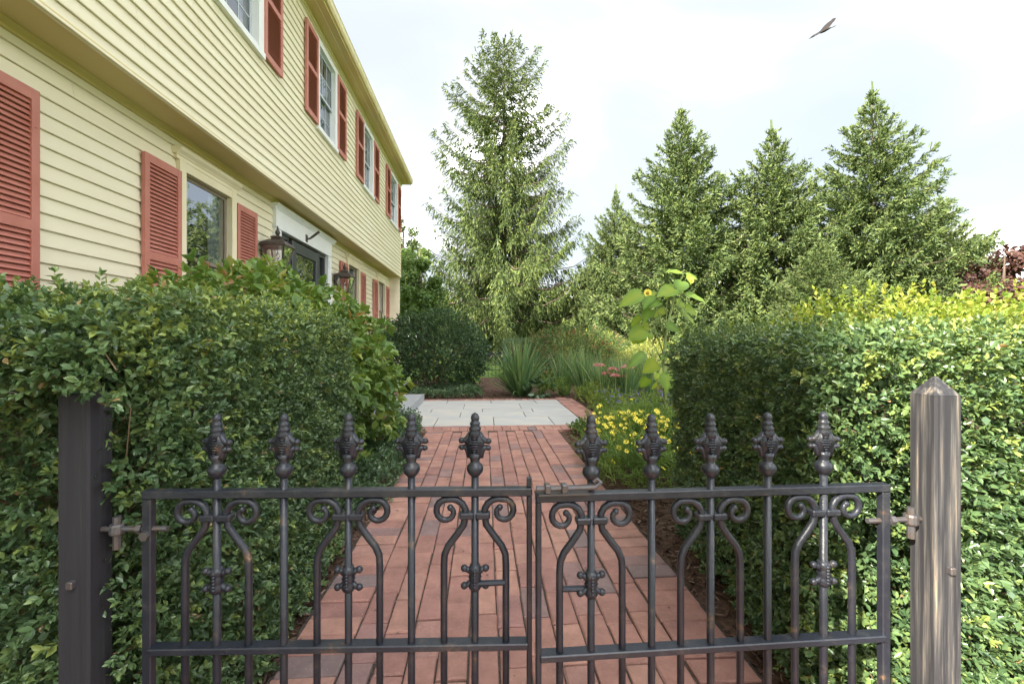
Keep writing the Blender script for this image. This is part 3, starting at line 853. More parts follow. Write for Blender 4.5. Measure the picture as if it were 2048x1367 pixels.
def scroll_mesh(s, off):
    """one side bar: up from below, bending in to the collar, then out into a curl under the rail"""
    pts = [(s*off, 0, .06), (s*off, 0, .585), (s*off*.98, 0, .606), (s*off*.86, 0, .624), (s*off*.58, 0, .647), (s*off*.36, 0, .667), (s*.0195, 0, .688)]
    pts += [(s*.0200, 0, .699), (s*.0265, 0, .7105), (s*.0365, 0, .7175), (s*.0475, 0, .7200)]
    cx, cz = s*.0570, .6945
    for i in range(1, 15):
        th = math.pi/2*1.05 - (i/14) * math.pi*1.80
        r_ = .0260 - .0160*(i/14)**1.1
        pts.append((cx + s*r_*math.cos(th), 0, cz + r_*math.sin(th)))
    n = len(pts); rad = [BR*.95]*(n-14) + [BR*(.92 - .22*i/14) for i in range(14)]
    b = MB(); b.tube(pts, rad, 10)
    e = pts[-1]; b.ball(e, .0068, 8, 6)
    return b.mesh('scroll_bar', IRON, True)
SCR = {}
def gate_leaf(P0, P1, bars, label, latch):
    """P0 hinge end, P1 free end on the ground; bars = (distance along, kind)"""
    d = Vector((P1[0]-P0[0], P1[1]-P0[1], 0)); L = d.length
    t = tag(empty('garden_gate', (P0[0], P0[1], 0), math.atan2(d.y, d.x)), label, 'gate', 'leaves of the double gate')
    D = .0105
    MB().box(.0, L, -D, D, GZ-.0080, GZ+.0080).build('top_rail', IRON, t, bevel=.002)
    MB().box(.012, L-.008, -D-.003, D+.003, MZ-.0068, MZ+.0068).build('middle_rail', IRON, t, bevel=.002)
    MB().box(.012, L-.008, -D, D, .055, .070).build('bottom_rail', IRON, t, bevel=.002)
    MB().box(-.001, .017, -.0085, .0085, .03, GZ-.0087).build('hinge_stile', IRON, t, bevel=.002)
    MB().box(L-.011, L-.0005, -.0085, .0085, .03, GZ-.0087).build('meeting_stile', IRON, t, bevel=.002)
    bar = MB().tube([(0,0,.06), (0,0,GZ+.042)], BR, 10).mesh('upright', IRON, True)
    for x, kind, hd in bars:
        link('upright', bar, t, (x, 0, 0))
        link('finial', FIN, t, (x, 0, GZ+.034), (0, 0, rnd.uniform(-.25, .25)))
        if 's' in kind:
            off = .0635
            for s in (-1, 1):
                if s not in SCR: SCR[s] = scroll_mesh(s, off)
                link('scroll_bar', SCR[s], t, (x, 0, 0))
            b = MB(); b.box(-.031, -.0015, -.0115, .0115, -.0065, .0065); b.box(.0015, .031, -.0115, .0115, -.0065, .0065)
            b.build('collar', IRON, t, bevel=.0025, loc=(x, 0, .687))
        if 'r' in kind: link('rosette', ROS, t, (x, 0, .56))
        if hd: MB().tube([(x, -.004, .56 + (-.012 if hd > 0 else .014)), (x+hd*.062, -.004, .56 + (-.010 if hd > 0 else .014))], .006, 8).build('gate_stop', IRON, t)
    # hinge: bolt through the stile, eye and pin reaching to the post
    MB().tube([(-.085, 0, .665), (.045, 0, .665)], .0055, 8).build('hinge_bolt', M['steel'], t)
    b = MB(); b.lathe([(.0125, .655), (.0135, .658), (.0135, .672), (.012, .676)], -.055, 0, 12); b.tube([(-.055, 0, .625), (-.055, 0, .69)], .0075, 8); b.build('hinge_eye', M['steel'], t)
    MB().tube([(-.004, 0, .665), (-.0145, 0, .665)], .0105, 6).build('hinge_nut', M['steel'], t)
    MB().tube([(.008, -.0085, .655), (.008, -.016, .655)], .0095, 6).build('bolt_head', M['steel'], t)
    if latch == 'bolt':
        MB().box(L-.105, L-.004, .0, .020, GZ+.0087, GZ+.0115).build('latch_plate', M['steel'], t)
        MB().tube([(L-.0, .010, GZ+.020), (L-.09, .010, GZ+.020), (L-.118, .010, GZ+.021), (L-.128, .010, GZ+.030), (L-.120, .010, GZ+.037), (L-.113, .010, GZ+.031)], [.0062]*3+[.0055, .005, .004], 8).build('sliding_bolt', M['steel'], t)
        for q in (L-.022, L-.055): MB().box(q-.006, q+.006, .0, .020, GZ+.0117, GZ+.029).build('bolt_keeper', M['steel'], t, bevel=.002)
    else:
        MB().box(L-.011, L-.001, -.004, .008, GZ+.0087, GZ+.028).build('strike', IRON, t, bevel=.001)
    return t
def gpt(px, py):                                   # point on the top rail, from its height
    u_ = (px-1024)/FPX; yc = FPX*(CAMH-GZ)/(py-680)
    return (u_*yc*CA + yc*SA, -u_*yc*SA + yc*CA)
A0, A1 = gpt(290, 987), gpt(1064, 981)
B0, B1 = gpt(1774, 973), gpt(1071, 994)
def along(P0, P1, pxs):
    out = []
    for px in pxs:
        u_ = (px-1024)/FPX; dxy = (u_*CA+SA, -u_*SA+CA)
        # intersect the ray with the line of the leaf
        ex, ey = P1[0]-P0[0], P1[1]-P0[1]
        det = ex*(-dxy[1]) - ey*(-dxy[0])
        s_ = ((-P0[0])*(-dxy[1]) - (-P0[1])*(-dxy[0])) / det
        out.append(s_*math.hypot(ex, ey))
    return out
la = along(A0, A1, [434, 568, 697, 823, 950]); lb = along(B0, B1, [1647, 1535, 1421, 1303, 1182])
gate_leaf(A0, A1, list(zip(la, ['sr', '', 'sr', '', 'sr'], [0,0,0,0,1])), 'left leaf of the black wrought iron gate with five finials', 'strike')
gate_leaf(B0, B1, list(zip(lb, ['sr', '', 's', '', 'sr'], [0,0,0,0,1])), 'right leaf of the black wrought iron gate carrying the sliding latch', 'bolt')

def gate_post(x, y, rz, top, label, pm):
    t = tag(empty('gate_post', (x, y, 0), rz), label, 'post', 'timber gate posts')
    w = .0295; b = MB()
    zz_ = [-.05, .1, .3, .5, .7, top-.052]
    for i in range(len(zz_)-1): pass
    c = .004
    prof = [(-w+c,-w),(w-c,-w),(w,-w+c),(w,w-c),(w-c,w),(-w+c,w),(-w,w-c),(-w,-w+c)]
    b.prism(prof, 'z', -.05, top-.038); b.build('shaft', pm, t)
    n = len(prof); b = MB(); b.add([(p, q, top-.0375) for p, q in prof] + [(p*.10, q*.10, top) for p, q in prof], [tuple(range(n))[::-1], tuple(range(n, 2*n))] + [(i, (i+1) % n, n+(i+1) % n, n+i) for i in range(n)])
    b.build('pyramid_top', pm, t)
    MB().box(-.006, .006, -w-.010, -w+.005, .565, .580).build('bolt_head', M['steel'], t, bevel=.002)
    return t
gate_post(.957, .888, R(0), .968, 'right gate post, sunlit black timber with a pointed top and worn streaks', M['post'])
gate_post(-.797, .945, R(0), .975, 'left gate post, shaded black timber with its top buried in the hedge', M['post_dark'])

# ================================================================== HEDGES
LEAFBOX = leaf_shape(.26, .30, .10, .42)
BSP = [sprig(5, .048, .0195, 55, True, .22) for _ in range(8)]

def patch(n, o, eu, ev, nrm, seed, amp, edge=.07):
    """points scattered on a clipped hedge face with lumps; corners are rounded off"""
    o, eu, ev, nrm = map(lambda q: np.array(q, float), (o, eu, ev, nrm))
    u, v_ = rng.random(n), rng.random(n)
    p = o + u[:, None]*eu + v_[:, None]*ev
    lu, lv = np.linalg.norm(eu), np.linalg.norm(ev)
    du = np.minimum(u, 1-u)*lu; dv = (1-v_)*lv
    rd = np.maximum(0, edge-du)**2/edge*.55 + np.maximum(0, edge-dv)**2/edge*.55
    k = np.random.default_rng(seed); K = k.normal(0, 6.5, (9, 3)); ph = k.uniform(0, 6.28, 9)
    lm = np.sin(p @ K.T + ph).sum(1)/3
    K2 = k.normal(0, 26, (9, 3)); lm2 = np.sin(p @ K2.T + ph).sum(1)/3
    dep = amp*lm + amp*.85*lm2 - rd - np.abs(rng.normal(0, .020, n)) + .01 - (rng.random(n) < .16)*rng.uniform(0, .10, n)
    p = p + dep[:, None]*nrm
    d = nrm*1.0 + np.array([0, 0, .45]) + rng.normal(0, .38, (n, 3))
    return p, norm(d)

def hedge(name, root, faces, label, loc, near, keep=None):
    t = tag(empty(name, loc), label, 'hedge'); lo = np.array(loc)
    P, D, T = [], [], []
    for (n, o, eu, ev, nr, seed, amp, new) in faces:
        p, d = patch(n, o, eu, ev, nr, seed, amp)
        if keep is not None:
            k = keep(p); p, d = p[k], d[k]
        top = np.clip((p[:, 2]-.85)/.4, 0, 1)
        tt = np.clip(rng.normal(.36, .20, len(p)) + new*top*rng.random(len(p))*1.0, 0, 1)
        P.append(p); D.append(d); T.append(tt)
    P, D, T = np.concatenate(P), np.concatenate(D), np.concatenate(T)
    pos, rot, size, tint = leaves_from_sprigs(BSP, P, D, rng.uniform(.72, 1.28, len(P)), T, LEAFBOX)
    tint = np.minimum(tint, .95); tint[rng.random(len(tint)) < .006] = 1.0
    # the 300 leaves that show largest are leaves of their own
    xc = pos[:, 0]*CA - pos[:, 1]*SA; yc = pos[:, 0]*SA + pos[:, 1]*CA
    vis = (np.abs(xc/yc) < 1.10) & (yc > .5) & (pos[:, 2] > .35)
    score = np.where(vis, yc, 99)
    idx = np.argsort(score)[:300]
    rest = np.ones(len(pos), bool); rest[idx] = False
    v_, f_, t_ = place(LEAFBOX, pos[rest]-lo, rot[rest], size[rest], tint[rest])
    tag(link('foliage', np_mesh('foliage', v_, f_, M['box'], t_), t), kind='stuff')
    metas = []
    for q in range(6):
        vv, ff, _ = place(leaf_shape(.25+.02*(q % 3), .3, .08+.03*(q % 2), .42), np.zeros((1,3)), np.eye(3)[None], np.ones(1), np.zeros(1))
        metas.append(np_mesh('leaf', vv, ff, M['box'], np.full(6, (.2, .32, .42, .52, .66, .85)[q])))
    for i in idx:
        o = link('leaf', metas[min(5, int(tint[i]*6.5))], t)
        m4 = Matrix(rot[i].tolist()).to_4x4(); m4.translation = Vector(pos[i]-lo)
        o.matrix_local = m4 @ Matrix.Scale(float(size[i]), 4)
    # older leaves deeper in
    Q, ND = [], []
    for (n, o, eu, ev, nr, seed, amp, new) in faces:
        k_ = int(n*3.4); q_, _ = patch(k_, o, eu, ev, nr, seed, amp)
        q_ = q_ - np.array(nr)*rng.uniform(.07, .22, k_)[:, None]
        if keep is not None: q_ = q_[keep(q_)]
        Q.append(q_)
    Q = np.concatenate(Q); v_, f_, t_ = place(kite(.32), Q-lo, frames(rng.normal(0, 1, Q.shape)), rng.uniform(.018, .028, len(Q)), np.clip(rng.normal(.3, .2, len(Q)), 0, .95))
    tag(link('inner_foliage', np_mesh('inner_foliage', v_, f_, M['box'], t_), t), kind='stuff')
    # added twig-coloured solid core that keeps light from leaking through
    for (poly, z0, z1) in root:
        b = MB(); b.prism([(x-lo[0], y-lo[1]) for x, y in poly], 'z', z0, z1); b.build('light_block_core', M['twig'], t)
    tw = MB()
    sel = rng.choice(len(P), 260, replace=False)
    for i in sel:
        p = Vector(P[i]-lo); d_ = Vector(D[i]); L_ = rng.uniform(.05, .11)
        q = p - d_*L_ - Vector((0, 0, L_*.5))
        tw.tube([q, (p+q)/2 + Vector(rng.normal(0, .012, 3)), p + d_*.03], [.0020, .0016, .0010], 4, False)
    tw.build('twigs', M['twig'], t)['kind'] = 'stuff'
    return t

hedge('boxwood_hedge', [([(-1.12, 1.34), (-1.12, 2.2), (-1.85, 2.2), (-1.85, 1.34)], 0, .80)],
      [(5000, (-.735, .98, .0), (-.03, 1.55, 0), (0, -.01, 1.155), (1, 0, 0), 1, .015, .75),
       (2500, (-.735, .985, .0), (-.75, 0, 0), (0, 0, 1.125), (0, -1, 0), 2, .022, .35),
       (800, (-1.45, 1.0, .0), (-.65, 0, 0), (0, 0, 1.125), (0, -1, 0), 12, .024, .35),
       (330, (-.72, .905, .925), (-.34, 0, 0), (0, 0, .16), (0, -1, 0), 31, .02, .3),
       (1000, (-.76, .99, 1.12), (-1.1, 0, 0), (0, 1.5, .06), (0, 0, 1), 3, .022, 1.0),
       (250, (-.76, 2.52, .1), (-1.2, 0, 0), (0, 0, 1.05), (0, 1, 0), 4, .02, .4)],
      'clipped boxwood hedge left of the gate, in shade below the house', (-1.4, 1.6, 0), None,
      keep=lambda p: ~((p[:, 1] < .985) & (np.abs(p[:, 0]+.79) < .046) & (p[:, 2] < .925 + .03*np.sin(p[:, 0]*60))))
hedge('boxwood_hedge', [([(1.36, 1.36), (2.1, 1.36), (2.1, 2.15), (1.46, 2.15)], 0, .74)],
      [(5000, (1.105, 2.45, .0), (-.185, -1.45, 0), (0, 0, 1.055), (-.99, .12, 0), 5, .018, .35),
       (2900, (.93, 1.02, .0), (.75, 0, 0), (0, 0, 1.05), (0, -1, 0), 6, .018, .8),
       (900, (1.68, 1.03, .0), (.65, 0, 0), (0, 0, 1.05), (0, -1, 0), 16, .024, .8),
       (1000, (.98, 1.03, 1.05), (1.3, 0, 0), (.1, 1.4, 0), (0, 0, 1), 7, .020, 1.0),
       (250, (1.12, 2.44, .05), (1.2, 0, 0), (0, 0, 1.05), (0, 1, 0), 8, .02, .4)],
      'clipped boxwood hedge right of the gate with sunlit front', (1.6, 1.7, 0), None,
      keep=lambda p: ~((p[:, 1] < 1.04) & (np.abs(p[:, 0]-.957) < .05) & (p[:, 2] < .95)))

# ================================================================== SHRUBS AND BEDDING
def shrub(name, label, cat, c, rad, n, sprigs, shape, m, tints, scale=1.0, seed=1, amp=.13, up=.35, zmin=.03, depth=.22, stems=8, stem_r=.014, stem_m=None, group=None, freq=3.2, low=-.9, single=0, spread=.45, fillin=.25):
    """leafy shoots through the outer shell of a lumpy mound, on visible stems"""
    c = np.array(c, float); rad = np.array(rad, float)
    base = np.array([c[0], c[1], 0.0])
    t = tag(empty(name, base), label, cat, group)
    d = norm(rng.normal(0, 1, (int(n*1.6), 3))); d = d[d[:, 2] > low][:n]
    r_ = lump(d, seed, amp, freq=freq)*(1 - np.abs(rng.normal(0, depth*.5, len(d))))
    inner = rng.random(len(d)) < fillin; r_[inner] *= rng.uniform(.45, .95, inner.sum())
    p = c + d*rad*r_[:, None]
    k = p[:, 2] > zmin; p, d = p[k], d[k]
    D = norm(d + np.array([0, 0, up]) + rng.normal(0, spread, d.shape))
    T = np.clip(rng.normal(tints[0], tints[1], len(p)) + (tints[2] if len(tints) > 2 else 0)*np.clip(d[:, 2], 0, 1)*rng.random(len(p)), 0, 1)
    pos, rot, size, tint = leaves_from_sprigs(sprigs, p, D, rng.uniform(.75, 1.25, len(p))*scale, T, shape)
    rest = np.ones(len(pos), bool)
    if single:
        yc = pos[:, 0]*SA + pos[:, 1]*CA
        out = ((pos-c)/rad); face = (out*norm(np.array([[0, 0, CAMH]])-pos)).sum(1)
        idx = np.argsort(np.where(face > .62, yc, 99))[:single]; rest[idx] = False
        metas = []
        for q in range(6):
            vv, ff, _ = place(shape, np.zeros((1,3)), np.eye(3)[None], np.ones(1), np.zeros(1))
            metas.append(np_mesh('leaf', vv, ff, m, np.full(len(vv), (.15, .35, .5, .65, .8, .95)[q])))
        for i in idx:
            o = link('leaf', metas[min(5, int(tint[i]*6))], t)
            m4 = Matrix(rot[i].tolist()).to_4x4(); m4.translation = Vector(pos[i]-base)
            o.matrix_local = m4 @ Matrix.Scale(float(size[i]), 4)
    v_, f_, t_ = place(shape, pos[rest]-base, rot[rest], size[rest], tint[rest])
    tag(link('foliage', np_mesh('foliage', v_, f_, m, t_), t), kind='stuff')
    for i in range(stems):
        a = rng.uniform(0, 6.28); q = norm(rng.normal(0, 1, (1, 3)) + np.array([[0, 0, 1.0]]))[0]
        e = (c - base) + q*rad*rng.uniform(.6, .92)
        s0 = Vector((math.cos(a)*rad[0]*.16, math.sin(a)*rad[1]*.16, -.04)); e = Vector(e); e.z = max(e.z, .15)
        mid = s0.lerp(e, .5) + Vector((0, 0, .10*rad[2])) + Vector(rng.normal(0, .05*rad[0], 3))
        MB().tube([s0, s0.lerp(mid, .5) + Vector((0, 0, .03)), mid, mid.lerp(e, .55), e], [stem_r, stem_r*.85, stem_r*.65, stem_r*.45, stem_r*.25], 6).build('stem', stem_m or M['twig'], t, smooth=True)
    return t

BROAD = leaf_shape(.30, .22, .22, .38)
SP_BROAD = [sprig(3, .16, .085, 62, True, .25) for _ in range(6)]
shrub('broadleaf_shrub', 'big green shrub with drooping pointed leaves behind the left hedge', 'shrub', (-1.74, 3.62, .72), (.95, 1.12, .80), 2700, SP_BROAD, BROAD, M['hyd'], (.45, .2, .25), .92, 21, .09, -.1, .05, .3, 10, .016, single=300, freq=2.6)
MIDLEAF = kite(.32)
SP_DARK = [sprig(4, .12, .05, 58, True, .25) for _ in range(6)]
shrub('dark_shrub', 'large rounded dark green shrub with bare lower stems beyond the step', 'shrub', (-1.02, 9.45, .78), (1.10, .95, .80), 3600, SP_DARK, MIDLEAF, M['darkbush'], (.45, .22), 1.0, 22, .09, .3, .10, .3, 14, .018, low=-.85)
shrub('small_holly', 'small dark evergreen bush below the farthest lower window', 'shrub', (-2.35, 11.2, .72), (.55, .55, .80), 750, SP_DARK, MIDLEAF, M['darkbush'], (.4, .2), .9, 23, .10, .5, .05, .3, 5, .014)
SP_FINE = [sprig(5, .13, .034, 55, True, .3) for _ in range(6)]
NARROW = kite(.19)
shrub('red_tinged_shrub', 'broad mounded shrub with reddish leaves at the back of the garden', 'shrub', (2.30, 11.1, .62), (1.42, .95, .66), 3400, SP_FINE, kite(.27), M['nandina'], (.36, .26, .10), 1.2, 24, .05, .1, .03, .2, 9, .012)
shrub('golden_shrub', 'low golden shrub in full sun behind the sunflower', 'shrub', (3.75, 9.6, .48), (.70, .62, .54), 1500, SP_FINE, kite(.27), M['yellowleaf'], (.55, .25), 1.1, 25, .06, .2, .03, .3, 5, .010)
shrub('golden_shrub', 'yellow-topped hedge shrub just behind the reddish mounded shrub', 'shrub', (3.05, 12.6, .62), (.95, .6, .62), 1200, SP_FINE, kite(.27), M['yellowleaf'], (.45, .25), 1.3, 26, .06, .2, .05, .3, 5, .012)
SP_PRIV = [sprig(5, .15, .042, 52, True, .25) for _ in range(6)]
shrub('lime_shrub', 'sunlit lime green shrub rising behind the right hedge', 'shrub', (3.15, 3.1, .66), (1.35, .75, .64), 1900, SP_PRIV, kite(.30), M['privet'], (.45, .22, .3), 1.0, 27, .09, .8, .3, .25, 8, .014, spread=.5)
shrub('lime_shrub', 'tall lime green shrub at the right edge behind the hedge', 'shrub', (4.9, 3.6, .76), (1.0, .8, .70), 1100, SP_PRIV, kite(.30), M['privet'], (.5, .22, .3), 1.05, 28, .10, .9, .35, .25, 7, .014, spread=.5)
# small clipped box at the back
def clipped_box(name, label, x0, x1, y0, y1, z1, n, seed):
    c = ((x0+x1)/2, (y0+y1)/2, 0); t = tag(empty(name, c), label, 'hedge'); P, D = [], []
    for (k, o, eu, ev, nr) in ((n, (x0, y0, .02), (x1-x0, 0, 0), (0, 0, z1), (0, -1, 0)), (n//2, (x0, y1, .02), (0, y0-y1, 0), (0, 0, z1), (-1, 0, 0)), (n//2, (x1, y0, .02), (0, y1-y0, 0), (0, 0, z1), (1, 0, 0)), (n//2, (x0, y0, z1), (x1-x0, 0, 0), (0, y1-y0, 0), (0, 0, 1))):
        p, d = patch(k, o, eu, ev, nr, seed, .012, .05); P.append(p); D.append(d)
    P, D = np.concatenate(P), np.concatenate(D)
    pos, rot, size, tint = leaves_from_sprigs(BSP, P, D, np.full(len(P), 1.3), np.clip(rng.normal(.3, .15, len(P)), 0, 1), LEAFBOX)
    v_, f_, t_ = place(kite(.3), pos-np.array(c), rot, size, tint)
    tag(link('foliage', np_mesh('foliage', v_, f_, M['box'], t_), t), kind='stuff')
    MB().box(x0-c[0]+.12, x1-c[0]-.12, y0-c[1]+.12, y1-c[1]-.12, 0, z1-.12).build('light_block_core', M['twig'], t)  # added solid block inside the foliage, lets no light through
clipped_box('clipped_box_hedge', 'small square dark clipped hedge before the tall spruce trunk', .62, 1.55, 12.4, 13.4, 1.02, 800, 41)

def cover(name, label, cat, polys, n, sprigs, shape, m, tints, hfun, scale, loc, up=.8, stuff=True):
    """low planting spread over rectangles of the bed"""
    t = tag(empty(name, loc), label, cat); lo = np.array(loc); P = []
    tot = sum((a[1]-a[0])*(a[3]-a[2]) for a in polys)
    for (x0, x1, y0, y1) in polys:
        k = int(n*(x1-x0)*(y1-y0)/tot)
        x, y = rng.uniform(x0, x1, k), rng.uniform(y0, y1, k)
        ed = np.minimum(np.minimum(x-x0, x1-x), np.minimum(y-y0, y1-y))
        h_ = hfun(x, y)*np.clip(.35 + ed/.16, 0, 1)
        P.append(np.stack([x, y, -.02 + h_*rng.uniform(.2, 1, k)**.6], 1))
    P = np.concatenate(P); D = norm(rng.normal(0, .6, P.shape) + np.array([0, 0, up]))
    T = np.clip(rng.normal(tints[0], tints[1], len(P)), 0, 1)
    pos, rot, size, tint = leaves_from_sprigs(sprigs, P, D, rng.uniform(.75, 1.25, len(P))*scale, T, shape)
    v_, f_, t_ = place(shape, pos-lo, rot, size, tint)
    o = tag(link('foliage', np_mesh('foliage', v_, f_, m, t_), t), kind='stuff')
    return t, P
wav = lambda h0, a: (lambda x, y: h0 + a*np.sin(x*5.1 + y*3.3) + a*.7*np.sin(y*7.7 - x*2.9))
SP_COV = [sprig(4, .05, .024, 60, True, .3) for _ in range(6)]
OVAL = kite(.30)
cover('ground_cover', 'low glossy ground cover along the left edge of the brick path', 'ground cover', [(-1.15, -.62, 2.75, 4.0), (-1.1, -.70, 4.0, 5.15), (-1.25, -.78, 5.1, 5.65)], 2600, SP_COV, OVAL, M['cover'], (.5, .22), wav(.16, .05), 1.0, (-.9, 4.0, 0))
cover('ground_cover', 'patch of silvery ground cover beneath the large dark shrub', 'ground cover', [(-1.35, -.05, 8.05, 9.2)], 1500, SP_COV, OVAL, M['cover'], (.62, .2), wav(.14, .04), 1.15, (-.7, 8.6, 0))
SP_BED = [sprig(4, .07, .034, 58, True, .3) for _ in range(6)]
tpl, PP = cover('bedding_plants', 'leafy yellow-green bedding with small blue flowers beside the landing', 'plant', [(1.62, 2.15, 5.0, 8.2), (2.0, 2.75, 5.0, 6.6)], 1900, SP_BED, OVAL, M['plumbago'], (.55, .25), wav(.24, .05), 1.0, (1.9, 6.4, 0))
k = (PP[:, 1] < 6.9) & (PP[:, 2] > .12); q = PP[k]; q = q[rng.choice(len(q), min(260, len(q)), replace=False)]
fl_v = np.array([[0,0,0]] + [[math.cos(a)*r_, math.sin(a)*r_, .25*r_] for a in np.arange(10)*math.pi/5 for r_ in ([1.0] if True else [])])
def flower_tpl(n, w=.32):
    vs_, fs_ = [], []
    for i in range(n):
        a = 2*math.pi*i/n; c, s = math.cos(a), math.sin(a); b0 = len(vs_)
        for r_, q_ in ((.12, 0), (.62, w), (1.0, .06), (.62, -w)):
            vs_.append((c*r_ - s*q_, s*r_ + c*q_, .10 + .22*r_*r_ - .1*abs(q_)))
        fs_.append([b0, b0+3, b0+2, b0+1])
    return np.array(vs_), np.array(fs_)
F5, F8 = flower_tpl(5, .34), flower_tpl(8, .22)
v_, f_, t_ = place(F5, q + np.array([0, 0, .07]) - np.array([1.9, 6.4, 0]), frames(rng.normal(0, .4, q.shape) + np.array([0, -.8, .3])), rng.uniform(.018, .028, len(q)), rng.random(len(q)))
tag(link('blue_flowers', np_mesh('blue_flowers', v_, f_, M['blue'], t_), tpl), kind='stuff')
cover('bedding_plants', 'small dark green tuft at the corner of the brick path', 'plant', [(.98, 1.28, 4.85, 5.2)], 130, SP_BED, OVAL, M['fern'], (.3, .2), wav(.16, .02), .8, (1.1, 5.0, 0))
SP_THREAD = [sprig(6, .12, .05, 45, True, .3) for _ in range(6)]
THREAD = kite(.075)
tc_, PC = cover('coreopsis', 'clump of thread-leaved plants with bright yellow star flowers by the path', 'flowers', [(.86, 1.55, 2.85, 4.1), (1.12, 1.95, 3.7, 4.9), (1.45, 2.1, 4.4, 5.2)], 2900, SP_THREAD, THREAD, M['fern'], (.5, .25), wav(.24, .06), 1.0, (1.4, 4.0, 0))
fl_me = []
for s_ in range(3):
    vv, ff, tt = place(F8, np.zeros((1,3)), np.eye(3)[None], np.ones(1), np.zeros(1))
    b = MB(); b.add(vv.tolist(), [tuple(x) for x in ff.tolist()]); me = b.mesh('flower', M['yellow'])
    me.materials.append(M['orange'])
    bm = bmesh.new(); bm.from_mesh(me); r1 = bmesh.ops.create_icosphere(bm, subdivisions=1, radius=.2)
    for v0 in r1['verts']: v0.co.z = v0.co.z*.6 + .12
    for fc in {fc for v0 in r1['verts'] for fc in v0.link_faces}: fc.material_index = 1
    bm.to_mesh(me); bm.free(); fl_me.append(me)
k = ((PC[:, 2] > .13) & (PC[:, 0] < 1.75)) | ((PC[:, 0] < 1.2) & (PC[:, 1] < 4.0) & (PC[:, 2] > .08)); q = PC[k]
w_ = .25 + (np.sin(q[:, 0]*4.3 + q[:, 1]*2.1) > -.2)*1.0; w_ /= w_.sum()
for i in rng.choice(len(q), 270, replace=False, p=w_):
    d = Vector((rng.normal(0, .4), rng.normal(-.5, .4), 1)).normalized()
    o = link('flower', rnd.choice(fl_me), tc_)
    m4 = d.to_track_quat('Z', 'Y').to_matrix().to_4x4(); m4.translation = Vector(q[i]) + Vector((0, 0, rng.uniform(.06, .13))) - Vector((1.4, 4.0, 0))
    o.matrix_local = m4 @ Matrix.Scale(rng.uniform(.019, .028), 4)

def blades(name, label, c, n, length, spread, width, tints, droop=.5, cat='plant', group=None):
    """a clump of strap leaves, arched from the base"""
    t = tag(empty(name, (c[0], c[1], 0)), label, cat, group); seg = 5; V, F, T = [], [], []
    for i in range(n):
        a = rng.uniform(0, 6.28); lean = abs(rng.normal(0, spread)); L_ = length*rng.uniform(.65, 1.1)
        dh = Vector((math.cos(a), math.sin(a), 0)); p = Vector((dh.x*rng.uniform(0, .10), dh.y*rng.uniform(0, .10), -.03))
        side = Vector((-dh.y, dh.x, 0)); side = (side*math.cos(.6) + dh*math.sin(.6)*rng.choice([-1, 1])).normalized()
        ang = lean; w = width*rng.uniform(.7, 1.2); b0 = len(V); tt = float(np.clip(rng.normal(*tints), 0, 1))
        for s in range(seg+1):
            f_ = s/seg; ww = w*(1 - f_**2.2)*.5 + .0006
            V += [p - side*ww, p + side*ww]; T += [tt, min(1, tt + .1*f_)]
            p = p + (dh*math.sin(ang) + Vector((0, 0, math.cos(ang))))*(L_/seg); ang += droop*lean*f_ + droop*.06
        F += [[b0+2*s, b0+2*s+1, b0+2*s+3, b0+2*s+2] for s in range(seg)]
    o = link('blade_leaves', np_mesh('blade_leaves', np.array([list(q) for q in V]), np.array(F), M['blade'], np.array(T)), t)
    tag(o, kind='stuff'); return t
p = at(1040, 790, 8.55)
blades('strap_leaf_clump', 'big arching clump of strap leaves behind the landing', (p.x, 8.55), 330, 1.12, .66, .030, (.45, .22), .50)
IR = 'upright iris leaf clump '
for px, Y, n, L_, lb_ in ((1128, 8.6, 55, .78, IR+'leftmost, next to the big strap leaf clump'), (1172, 8.2, 90, .82, IR+'second from the left in the row'), (1205, 7.55, 60, .72, IR+'in front of the pink flowers, left one'),
                          (1250, 7.0, 110, .72, IR+'in front of the pink flowers, nearest and widest'), (1292, 7.3, 90, .78, IR+'between the pink flowers and the sunflower stalk'), (1352, 7.6, 60, .75, IR+'beside the sunflower stalk, rightmost')):
    p = at(px, 790, Y); blades('iris_clump', lb_, (p.x, Y), int(n*1.7), L_*1.18, .24, .024, (.45, .22), .5, group='iris clumps along the bed')
p = at(1075, 790, 8.3)
shrub('hosta', 'small broad-leaved plant at the foot of the strap leaf clump', 'plant', (p.x, 8.25, .12), (.22, .2, .16), 16, [sprig(2, .05, .16, 60, True, .2)], leaf_shape(.3, .2, .25, .4), M['cover'], (.3, .15), 1.0, 51, .1, .5, .02, .2, 2, .006)
p = at(1108, 790, 8.2)
cover('bedding_plants', 'wispy light green plant beside the strap leaf clump', 'plant', [(p.x-.25, p.x+.28, 8.05, 8.7)], 260, SP_THREAD, THREAD, M['fern'], (.75, .2), wav(.28, .04), 1.0, (p.x, 8.3, 0))
# pink sedum heads
sd0 = at(1230, 790, 6.9); sed = tag(empty('pink_sedum', (sd0.x, 6.9, 0)), 'plant with flat pink flower heads among the iris leaves', 'flowers')
for px, py, rr in ((1198, 732, .085), (1213, 748, .075), (1226, 740, .085), (1231, 752, .07), (1254, 736, .095), (1250, 754, .06)):
    h0 = at(px, py, 6.9 + rng.uniform(-.15, .15)) - Vector((sd0.x, 6.9, 0)); n = 80
    d = rng.normal(0, 1, (n, 3)); d = norm(d); d[:, 2] = np.abs(d[:, 2])*.45
    v_, f_, t_ = place(F5, np.array(h0) + d*rr, frames(rng.normal(0, .5, (n, 3)) + np.array([0, -.5, .4])), rng.uniform(.014, .022, n), rng.random(n))
    link('flower_head', np_mesh('flower_head', v_, f_, M['pink'], t_), sed)
    MB().tube([(h0.x*.8, h0.y*.8, -.03), (h0.x, h0.y, h0.z)], .006, 6).build('stalk', M['stem'], sed)

